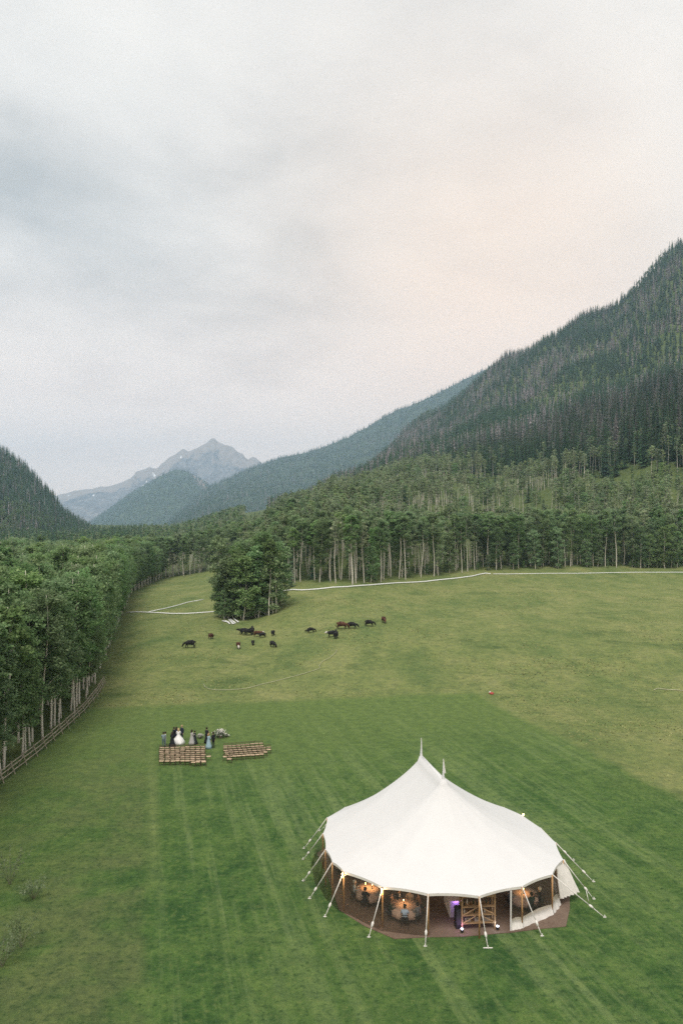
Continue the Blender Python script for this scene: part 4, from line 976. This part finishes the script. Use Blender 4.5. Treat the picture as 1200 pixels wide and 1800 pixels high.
def build_tent():
    root = empty('pole_tent', (TC.x, TC.y, 0)); tag(root, 'large white two-peaked pole tent standing on the mown lawn', 'tent')
    def loc(v): return Vector(v)-Vector((TC.x, TC.y, 0))
    n = len(EAVE); sub = 8; ring = []
    for i in range(n):
        a, b = EAVE[i], EAVE[(i+1) % n]
        for k in range(sub):
            t = k/sub; p = a.lerp(b, t); inw = (TC-p); inw.z = 0; inw.normalize(); sag = (4*t*(1-t))
            ring.append(p+inw*0.09*(b-a).length*.34*sag+Vector((0, 0, .04*sag)))
    ax = PK[1]-PK[0]; axl = ax.to_2d().length; axd = ax.to_2d()/axl
    V = []; S = 26; m = len(ring)
    for j in range(S+1):
        s = j/S
        for p in ring:
            t = max(0, min(1, ((p.to_2d()-PK[0].to_2d()).dot(axd))/axl))
            t = t*t*(3-2*t)
            q = PK[0].lerp(PK[1], t); q.z -= .03*(4*t*(1-t))**.6
            r = max(0.02, 1-s)            # 1 at the eave
            f = .60*s+.355*s**2.3+.045*s**14
            xy = q.to_2d().lerp(p.to_2d(), r); z = p.z+(q.z-p.z)*f
            V.append(loc((xy.x, xy.y, z)))
    Fs = [(j*m+i, j*m+(i+1) % m, (j+1)*m+(i+1) % m, (j+1)*m+i) for j in range(S) for i in range(m)]
    Fs.append(tuple(S*m+i for i in range(m)))
    obj('canopy', mesh('canopy', V, Fs, [CANVAS], True), root)
    # hem band along the eave
    hb = [loc(p) for p in ring]; Vh = []
    for p in hb: Vh += [p+Vector((0, 0, -.005)), p+Vector((0, 0, -.16))]
    Fh = [(2*i, 2*i+1, (2*i+3) % (2*m), (2*i+2) % (2*m)) for i in range(m)]
    obj('hem', mesh('hem', Vh, Fh, [DRAPE], True), root)
    for i, p in enumerate(PK):
        mb = MB(); c = loc(p); mb.lathe([(.26, -.34), (.17, -.14), (.11, .08), (.075, .3), (.05, .6), (.03, .95), (.012, 1.3)], 12, 0, c)
        pk = obj('peak_cap', mb.me('peak_cap', [CANVAS], True), root)
        mb = MB(); mb.tube([c+Vector((0, 0, .9)), c+Vector((0, 0, 1.45))], .018, 6)
        pl = c+Vector((.02, 0, 1.42)); w_ = .07 if i == 0 else .17; mb.add([pl, pl+Vector((w_, .05, -1.0)), pl+Vector((0, 0, -1.05)), pl+Vector((.02, .03, 0)), pl+Vector((w_, .08, -1.0)), pl+Vector((.02, .03, -1.05))], [(0, 1, 2), (5, 4, 3), (0, 3, 4, 1), (1, 4, 5, 2)])
        obj('pennant', mb.me('pennant', [DRAPE]), pk)
        mb = MB(); mb.tube([loc((p.x, p.y, 0)), c], .075, 8); obj('centre_pole', mb.me('centre_pole', [POLEW], True), root)
    for p in EAVE:
        mb = MB(); mb.tube([loc((p.x, p.y, 0)), loc((p.x, p.y, ZE-.03))], .055, 8); obj('side_pole', mb.me('side_pole', [POLEW], True), root)
    ST_ = [(534,1492),(533,1511),(533,1549),(544,1580),(571,1612),(648,1648),(747,1664),(857,1667),(952,1646),None,(1043,1581),None,None,None,None,None,None,None,None]
    for i, p in enumerate(EAVE):
        if i == 9: e = at(1062, 1613)
        elif ST_[i]: e = at(*ST_[i])
        else:
            d = (p-TC); d.z = 0; e = p+d.normalized()*2.6; e.z = 0
        r = MB(); a = p+Vector((0, 0, .0)); k = a.lerp(e, .74)
        r.tube([loc(a), loc(a.lerp(e, .4)-Vector((0, 0, .03))), loc(k)], .03, 6); r.tube([loc(k), loc(e)], .024, 6)
        if i == 10: r.tube([loc(k), loc(e+Vector((-.45, -.25, 0)))], .025, 6)
        rp = obj('guy_rope', r.me('guy_rope', [ROPE], True), root)
        kb = MB(); dd = (e-a).normalized(); kb.tube([loc(k-dd*.16), loc(k-dd*.05), loc(k+dd*.08), loc(k+dd*.2)], [.04, .085, .075, .03], 8); obj('tensioner', kb.me('tensioner', [ROPE], True), rp)
        sb = MB(); sb.tube([loc(e+Vector((0, 0, -.1))), loc(e+Vector((0, 0, .16)))], .035, 6); sb.tube([loc(e+Vector((-.28 if i == 7 else -.1, 0, .03))), loc(e+Vector((.28 if i == 7 else .1, 0, .03)))], .03, 6); obj('stake', sb.me('stake', [ROPE]), rp)
    # walls of clear vinyl
    def wall(a, b, bot_out, name='clear_wall', mat_=VINYL, z0=.03, z1=ZE-.12, nx=10, fold=0.0, fn=0, sk=None):
        V = []; nz = 6; c = (TC-(a+b)/2); c.z = 0; c.normalize()
        for j in range(nz+1):
            for i in range(nx+1):
                t = i/nx; p = a.lerp(b, t); q = j/nz; z = z0+(z1-z0)*q
                w = fold*math.sin(t*fn*2*PI+.6*math.sin(5*t))*(1-.5*q)+.025*math.sin(7*t+3*q)
                off = -bot_out(t)*(1-q)+w+.03+.12*(4*t*(1-t))*q
                V.append(loc((p.x+c.x*off, p.y+c.y*off, z)))
        Fs = [(j*(nx+1)+i, j*(nx+1)+i+1, (j+1)*(nx+1)+i+1, (j+1)*(nx+1)+i) for j in range(nz) for i in range(nx)]
        return obj(name, mesh(name, V, Fs, [mat_], True), root)
    outs = {0: (1.0, 1.0), 1: (.9, .7), 2: (.55, .4), 3: (.35, .3), 4: (.25, .35), 5: (.45, .15)}
    for i in range(0, 6):
        o0, o1 = outs[i]; wall(EAVE[i], EAVE[i+1], lambda t, o0=o0, o1=o1: o0+(o1-o0)*t)
    for i in range(10, 18): wall(EAVE[i], EAVE[(i+1) % n], lambda t: .1)
    # right front: two clear panels above a white skirt, one white edge band, drape at the corner
    s0 = EAVE[7].lerp(EAVE[8], .73); z = Vector((0, 0, 0))
    for a, b, q in ((s0, EAVE[8], 4), (EAVE[8], EAVE[9], 8)):
        wall(a, b, lambda t: .12, z0=.62, nx=q)
        wall(a, b, lambda t: .16, 'wall_skirt', DRAPE, .03, .64, 16, .022, 4)
    wall(EAVE[9], EAVE[9].lerp(EAVE[10], .5), lambda t: .12, z0=.7)
    wall(EAVE[9], EAVE[9].lerp(EAVE[10], .6), lambda t: .18, 'wall_skirt', DRAPE, .03, .72, 16, .03, 3)
    eb = MB(); eb.tube([loc(s0+Vector((-.02, -.08, .03-ZE))), loc(s0+Vector((0, -.05, -.1)))], .05, 6); obj('wall_edge', eb.me('wall_edge', [DRAPE]), root)
    a, b = EAVE[9].lerp(EAVE[10], .45), EAVE[10]+Vector((.15, .2, 0))
    wall(a, b, lambda t: .25+.75*t, 'corner_drape', DRAPE, .55, ZE-.05, 40, .10, 6)
build_tent()
def tent_floor():
    P_ = [at(x, y) for x, y in ((557,1500),(577,1545),(596,1600),(640,1628),(693,1651),(748,1648),(815,1647),(880,1641),(897,1640),(942,1634),(994,1629),(1001,1597),(1000,1560))]
    P_ += [Vector((15.3, 55.5, 0)), Vector((13.4, 58.3, 0)), Vector((10.3, 60.6, 0)), Vector((6.9, 61.5, 0)), Vector((3.3, 60.6, 0)), Vector((-.2, 57.9, 0))]
    m, nt, b, o = new_mat('tent_flooring'); g = N(nt, 'ShaderNodeNewGeometry'); a = noise(nt, g.outputs['Position'], .5, 5, .6); c = noise(nt, g.outputs['Position'], 9, 4, .7)
    L(nt, ramp(nt, math_n(nt, 'ADD', math_n(nt, 'MULTIPLY', a, .6), math_n(nt, 'MULTIPLY', c, .4)), [(.35, (.085, .052, .035)), (.65, (.175, .125, .09))]), b.inputs['Base Color']); b.inputs['Roughness'].default_value = .8
    V = [(p.x, p.y, .035) for p in P_]+[(p.x, p.y, -.03) for p in P_]; n = len(P_)
    tag(obj('floor', mesh('tent_floor', V, [tuple(range(n))]+[(i, i+n, (i+1) % n+n, (i+1) % n) for i in range(n)], [m])), 'brown floor covering laid under the white tent', None, None, 'structure')
tent_floor()

# ---- lamps, tables, diners, bar inside the tent
def glow_mat(name, c, e):
    m, nt, b, o = new_mat(name); b.inputs['Base Color'].default_value = (*c, 1); b.inputs['Emission Color'].default_value = (*c, 1); b.inputs['Emission Strength'].default_value = e; return m
WARM = glow_mat('warm_bulb', (1.0, .62, .28), 7.0); FLAME = glow_mat('candle_flame', (1.0, .55, .2), 6.0); COOL = glow_mat('cool_lamp', (.85, .9, 1.0), 3.0); VIOL = glow_mat('violet_lamp', (.45, .25, 1.0), 1.5)
def point(parent, loc, e, c, r=.05):
    l = bpy.data.lights.new('lamp_light', 'POINT'); l.energy = e; l.color = c; l.shadow_soft_size = r
    o = bpy.data.objects.new('lamp_light', l); COL.objects.link(o); o.parent = parent; o.location = loc
def bulb(p, lab, e=10):
    r = empty('light_bulb', p); tag(r, lab, 'light bulb', 'warm bulbs of the tent')
    mb = MB(); mb.lathe([(.02, -.16), (.045, -.13), (.055, -.07), (.03, 0)], 8); obj('glass', mb.me('bulb_glass', [WARM], True), r)
    mb = MB(); mb.lathe([(.03, 0), (.03, .07)], 8); obj('socket', mb.me('bulb_socket', [BLACKC]), r)
    point(r, (0, 0, -.22), e, (1, .62, .3))
for i, lab in ((4, 'warm bulb glowing at the left front corner of the tent eave'), (5, 'warm bulb glowing at the eave above the left rope of the tent front'), (13, 'warm bulb glowing at the far right back edge of the tent eave')):
    p = EAVE[i]; d = (p-TC); d.z = 0; bulb(p+d.normalized()*.12+Vector((0, 0, -.04 if i != 13 else .12)), lab)
CLOTHT = M('pink_tablecloth', (.50, .36, .29), .08, 4, .85)
def round_table(p, lab, n=3):
    r = empty('round_table', p); tag(r, lab, 'table', 'round dining tables in the tent')
    mb = MB(); mb.lathe([(.9, .71), (.91, .73), (.90, .74)], 24); obj('tabletop', mb.me('tabletop', [POLEW]), r)
    mb = MB(); mb.tube([(0, 0, 0), (0, 0, .71)], .06, 8); mb.lathe([(.35, 0), (.3, .05), (.06, .08)], 12); obj('pedestal', mb.me('pedestal', [BROWN]), r)
    c = MB(); c.lathe([(1.02, .30), (.98, .55), (.945, .72), (.93, .752), (.3, .757)], 36, 0, (0, 0, 0), lambda i, a: .045*math.sin(11*a)*max(0, 2-i)/2)
    t = obj('tablecloth', c.me('tablecloth', [CLOTHT], True), None, p); tag(t, lab.replace('table', 'cloth', 1) if False else 'pinkish cloth draped over the '+lab, 'tablecloth', 'tablecloths in the tent')
    return r
def candle(p, lab, e=5):
    r = empty('candle', p); tag(r, lab, 'candle', 'candles on the tent tables')
    mb = MB(); mb.tube([(0, 0, 0), (0, 0, .22)], .035, 8); obj('wax', mb.me('wax', [cloth((.7, .6, .45))]), r)
    mb = MB(); mb.lathe([(.01, .22), (.028, .25), (.02, .29), (.004, .33)], 6); obj('flame', mb.me('flame', [FLAME], True), r)
    point(r, (0, 0, .36), e, (1, .55, .22), .03)
def plates(p, lab, k):
    for i in range(k):
        a = 2*PI*i/k+.3; mb = MB(); mb.lathe([(.08, 0), (.14, .012), (.13, .018)], 12)
        tag(obj('plate', mb.me('plate', [cloth((.7, .68, .64))], True), None, (p.x+.66*math.cos(a), p.y+.66*math.sin(a), .762)), f'white plate on the {lab}, {ORD[i]} from its right', 'plate', 'plates on the dining tables')
def seat(tp, ang, lab, chlab, **kw):
    """a diner on a folding chair at angle ang (0 = towards +X) of the table at tp"""
    d = Vector((math.cos(ang), math.sin(ang), 0)); p = tp+d*1.12; rz = ang+PI/2
    chair(CH_B, Vector((p.x, p.y, .035)), rz, chlab, 'black folding chairs in the tent')
    return person(lab, Vector((p.x, p.y, .035))-d*0.02, rz, 'sit', group='people dining in the tent', **kw)
R = math.radians
def tent_inside():
    t1 = at(712, 1592, .75); t1.z = .035; n1 = 'front round table behind the tent opening'
    round_table(t1, n1); plates(t1, n1, 7); candle(Vector((t1.x-.1, t1.y+.1, .79)), 'lit candle on the front round table', 6)
    seat(t1, R(-97), 'person in a light blue shirt seated with back to the lawn', 'black chair under the person in the light blue shirt', top=(.42, .55, .72), bottom=BLK)
    seat(t1, R(-48), 'person in a grey suit seated with back to the lawn beside the blue shirt', 'black chair under the person in the grey suit', top=GREY, bottom=(.1, .1, .11))
    seat(t1, R(-165), 'person in dark green seated at the left of the front table', 'black chair under the person in dark green', top=(.03, .055, .045), bottom=BLK, long_=True)
    seat(t1, R(150), 'person with bare shoulders seated behind left at the front table', 'black chair under the person with bare shoulders', top=(.45, .28, .2), bottom=BLK, long_=True)
    seat(t1, R(108), 'person in a dark suit and white shirt facing the lawn at the front table', 'black chair under the person in dark suit and white shirt', top=BLK, shirt=True)
    seat(t1, R(68), 'person in a pale patterned top facing the lawn at the front table', 'black chair under the person in the pale patterned top', top=(.33, .27, .2), bottom=BLK, hair=(.3, .2, .1), long_=True)
    seat(t1, R(25), 'person in brown seated at the right of the front table', 'black chair under the person in brown', top=(.16, .09, .055), bottom=BLK)
    t2 = at(650, 1563, .75); t2.z = .035; n2 = 'left round table behind the clear wall'
    round_table(t2, n2); plates(t2, n2, 6); candle(Vector((t2.x+.15, t2.y, .79)), 'lit candle at the middle of the left round table', 7); candle(Vector((t2.x-.3, t2.y+.15, .79)), 'lit candle on the left side of the left round table', 6)
    seat(t2, R(-110), 'person in black seated with back to the clear wall at the left table', 'black chair under the person in black at the left table', top=BLK)
    seat(t2, R(180), 'white-haired person in a light blue shirt at the left end of the left table', 'black chair under the white-haired person', top=(.45, .52, .58), bottom=GREY, hair=(.6, .58, .55))
    seat(t2, R(-52), 'person in a striped grey top with back to the clear wall', 'black chair under the person in the striped grey top', top=(.24, .23, .23), bottom=BLK, long_=True)
    seat(t2, R(80), 'person in brown clothes on the far side of the left table', 'black chair under the person on the far side of the left table', top=(.2, .12, .08), bottom=BLK)
    seat(t2, R(20), 'person in a dark jacket at the right end of the left table', 'black chair under the person in the dark jacket', top=NAVY, shirt=True)
    t3 = Vector((3.2, 52.2, .035)); n3 = 'far round table amid the tent'
    round_table(t3, n3); candle(Vector((t3.x, t3.y, .79)), 'lit candle on the far round table', 11)
    plates(t3, n3, 6)
    for a, lab, tc_ in ((-100, 'person in a white top with back to the front at the far table', (.6, .58, .55)), (-35, 'person in navy at the right of the far table', NAVY), (200, 'person in dark red at the left of the far table', (.2, .04, .04)), (120, 'person in black on the far side of the far table', BLK)):
        seat(t3, R(a), lab, 'black chair under the '+lab.split(' with ')[0].split(' at ')[0].split(' on ')[0]+', far table', top=tc_, bottom=BLK, long_=a in (200, -100))
    t5 = at(612, 1512, .75); t5.z = .035; n5 = 'round table at the left back of the tent'
    round_table(t5, n5); candle(Vector((t5.x, t5.y, .79)), 'lit candle on the left back round table', 6)
    for a, lab, tc_ in ((-120, 'person in a cream top at the left back table', (.5, .45, .36)), (-60, 'person in a grey jacket at the left back table', GREY), (170, 'person in purple at the left back table', (.15, .06, .16))):
        seat(t5, R(a), lab, 'black chair under the '+lab, top=tc_, bottom=BLK, long_=a == 170)
    person('person in a white shirt and dark trousers standing behind the bar counter', Vector((7.9, 48.2, .035)), 2.9, 'hold', (.6, .6, .6), BLK, group='people dining in the tent')
    person('person in dark clothes standing in the open front between table and bar', Vector((5.9, 48.6, .035)), .6, 'stand', NAVY, BLK, group='people dining in the tent')
    t4 = at(925, 1582, .75); t4.z = .035; n4 = 'right round table behind the skirted clear wall'
    t4 = Vector((t4.x, t4.y+.8, .035)); round_table(t4, n4); plates(t4, n4, 5); candle(Vector((t4.x, t4.y, .79)), 'lit candle on the right round table', 6)
    seat(t4, R(-20), 'fair-haired person in black seated at the right end of the right table', 'black chair under the fair-haired person in black', top=BLK, hair=(.62, .55, .45))
    seat(t4, R(-75), 'person in dark green with back to the skirted clear wall', 'black chair under the person in dark green behind the skirted wall', top=(.02, .045, .035))
    seat(t4, R(200), 'person in grey seated at the left of the right table', 'black chair under the person in grey at the right table', top=GREY)
    person('person in black standing inside the left back edge of the tent', Vector((-.45, 54.4, .035)), 1.2, 'stand', BLK, group='people dining in the tent', sc=1.05)
    person('person in a pink dress standing near the left back edge of the tent', Vector((.3, 52.9, .035)), 2.0, 'hold', (.5, .3, .32), None, (.45, .27, .3), .30, long_=True, group='people dining in the tent')
    # bar shelf
    a = at(811.5, 1636); b = at(869, 1633); a.z = b.z = .035; ex = (b-a); w = ex.length; ang = math.atan2(ex.y, ex.x)
    r = empty('bar_shelf', a, ang); tag(r, 'tall wooden bar shelf with bottles and crossed braces in the tent front', 'shelf')
    SH = M('shelf_wood', (.30, .19, .10), .2, 5, .6)
    pm = MB(); pm.box((0, 0, 1.12), (.09, .09, 2.24)); post = pm.me('shelf_post', [SH])
    for x in (0, w):
        for y in (0, .55): obj('post', post, r, (x, y, 0))
    bm = MB(); bm.box((w/2, .275, 0), (w-.1, .62, .05)); board = bm.me('shelf_board', [SH])
    for z in (.40, .90, 1.42): obj('shelf_board', board, r, (0, 0, z))
    tb = MB(); tb.box((w/2, 0, 0), (w-.1, .06, .16)); obj('top_rail', tb.me('top_rail', [SH]), r, (0, 0, 2.1)); obj('top_rail', r.children[-1].data, r, (0, .55, 2.1))
    for x0, x1, z0, z1 in ((.08, w*.45, .95, 1.38), (w-.08, w*.55, .95, 1.38), (.08, w*.42, .45, .86), (w-.08, w*.58, .45, .86)):
        br = MB(); br.tube([(x0, -.03, z0), (x1, -.03, z1)] if z0 > .6 else [(x0, -.03, z0), (x1, -.03, z1)], .035, 4); obj('brace', br.me('brace', [SH]), r)
    ca, sa = math.cos(ang), math.sin(ang)
    def sp(x, y, z): return Vector((a.x+ca*x-sa*y, a.y+sa*x+ca*y, z+.035))
    btm = {}
    for k, c in enumerate(((.03, .05, .03), (.12, .06, .02), (.55, .5, .42), (.02, .02, .025))):
        mb = MB(); mb.lathe([(.05, 0), (.05, .19), (.02, .25), (.018, .32), (.022, .33)], 8); btm[k] = mb.me('bottle', [M('bottle_glass', c, .1, 4, .15, spec=.6)], True)
    for s, z in (('top', 1.445), ('middle', .925)):
        for i in range(9 if s == 'top' else 6):
            tag(obj('bottle', btm[(i*7+len(s)) % 4], None, sp(.2+i*(w-.4)/(8.2 if s == 'top' else 5.2), .2+.12*(i % 2), z)), f'bottle on the {s} board of the bar shelf, {ORD[i]} from the left', 'bottle', 'bottles on the bar shelf')
    for i in range(3):
        mb = MB(); mb.box((0, 0, .13), (.38, .36, .26)); mb.box((0, -.185, .17), (.14, .015, .05), 1)
        tag(obj('crate', mb.me('crate', [cloth((.24, .2, .17)), cloth((.05, .04, .03))]), None, sp(.4+i*.62, .3, .425), ang), f'small crate on the lowest board of the bar shelf, {ORD[i]} from the left', 'crate', 'crates on the bar shelf')
    # bar counter, black speaker, lamps
    c = at(797, 1612); r = empty('bar_counter', (c.x, c.y+.9, .035), .05); tag(r, 'white bar counter with a violet glow left of the bar shelf', 'counter')
    mb = MB(); mb.box((0, 0, 1.08), (.75, 2.2, .06)); obj('countertop', mb.me('countertop', [cloth((.55, .45, .42))]), r)
    mb = MB(); mb.box((-.3, 0, .53), (.05, 2.0, 1.04)); obj('side_panel', mb.me('side_panel', [cloth((.6, .58, .58))]), r)
    mb = MB(); mb.box((.0, -1.0, .53), (.55, .05, 1.04)); obj('front_panel', mb.me('front_panel', [cloth((.5, .42, .5))]), r)
    mb = MB(); mb.box((.1, -1.035, 1.02), (.5, .02, .04)); obj('light_strip', mb.me('light_strip', [VIOL]), r); point(r, (.1, -1.3, 1.0), 3, (.5, .25, 1))
    c = at(806, 1634); r = empty('loudspeaker', (c.x, c.y+.2, .035), .2); tag(r, 'black loudspeaker standing between the bar counter and the shelf', 'speaker')
    mb = MB(); mb.box((0, 0, .65), (.42, .42, 1.3)); obj('cabinet', mb.me('cabinet', [BLACKC]), r)
    mb = MB(); mb.box((0, -.222, .75), (.36, .02, 1.0)); obj('grille', mb.me('grille', [cloth((.035, .035, .038))]), r)
    for (x, y), lab in (((811, 1638), 'small lamp shining violet on the floor at the left foot of the shelf'), ((873, 1633), 'small lamp shining white on the floor at the right foot of the shelf')):
        c = at(x, y); r = empty('floor_lamp', (c.x, c.y-.12, .035)); tag(r, lab, 'lamp', 'floor lamps at the bar shelf')
        mb = MB(); mb.lathe([(.09, 0), (.1, .08), (.09, .2)], 10); obj('housing', mb.me('housing', [BLACKC]), r)
        mb = MB(); mb.lathe([(.08, .2), (.085, .23), (.02, .25)], 10); obj('lens', mb.me('lens', [COOL]), r)
        point(r, (0, 0, .34), 3, (.75, .3, 1) if 'violet' in lab else (.7, .8, 1))
tent_inside()

# ------------------------------------------------------------------ pale bushes at the lower left edge
def bushes():
    lm = leaf_mat('pale_bush_leaves', (.12, .17, .08), (.17, .22, .11), (.24, .28, .16), .4, .2)
    for k, (px, py, h, w, lab) in enumerate(((18, 1555, 2.6, 1.5, 'uppermost of the sparse grey-green bushes at the lower left picture edge'), (60, 1580, 1.5, 1.1, 'small sparse grey-green bush furthest into the lawn at the left'), (38, 1665, 1.9, 1.3, 'middle sparse grey-green bush at the lower left picture edge'), (4, 1700, 2.0, 1.2, 'lowest sparse grey-green bush at the left picture edge'))):
        rng = np.random.default_rng(40+k); p = at(px, py); r = empty('bush', p); tag(r, lab, 'bush', 'sparse bushes at the lower left')
        mb = MB(); cs = []
        for i in range(16):
            a = rng.uniform(0, 6.28); e = Vector((math.cos(a)*w*rng.uniform(.4, 1), math.sin(a)*w*rng.uniform(.4, 1), h*rng.uniform(.5, 1.05))); m_ = e*.5+Vector((0, 0, .2))
            mb.tube([(0, 0, -.05), m_, e], [.010, .007, .004], 4, caps=False)
            for t in rng.uniform(.35, 1.03, 22): cs.append(np.array(m_.lerp(e, (t-.45)/.55))+rng.normal(size=3)*.10)
        obj('stems', mb.me('bush_stems', [cloth((.16, .17, .10))]), r)
        V, Fq = quads(np.array(cs), .07, rng, .4); me = mesh('bush_leaves', V, Fq, [lm]); set_lv(me, np.clip(.5+.3*rng.normal(size=len(Fq)), 0, 1)); obj('leaves', me, r)
bushes()
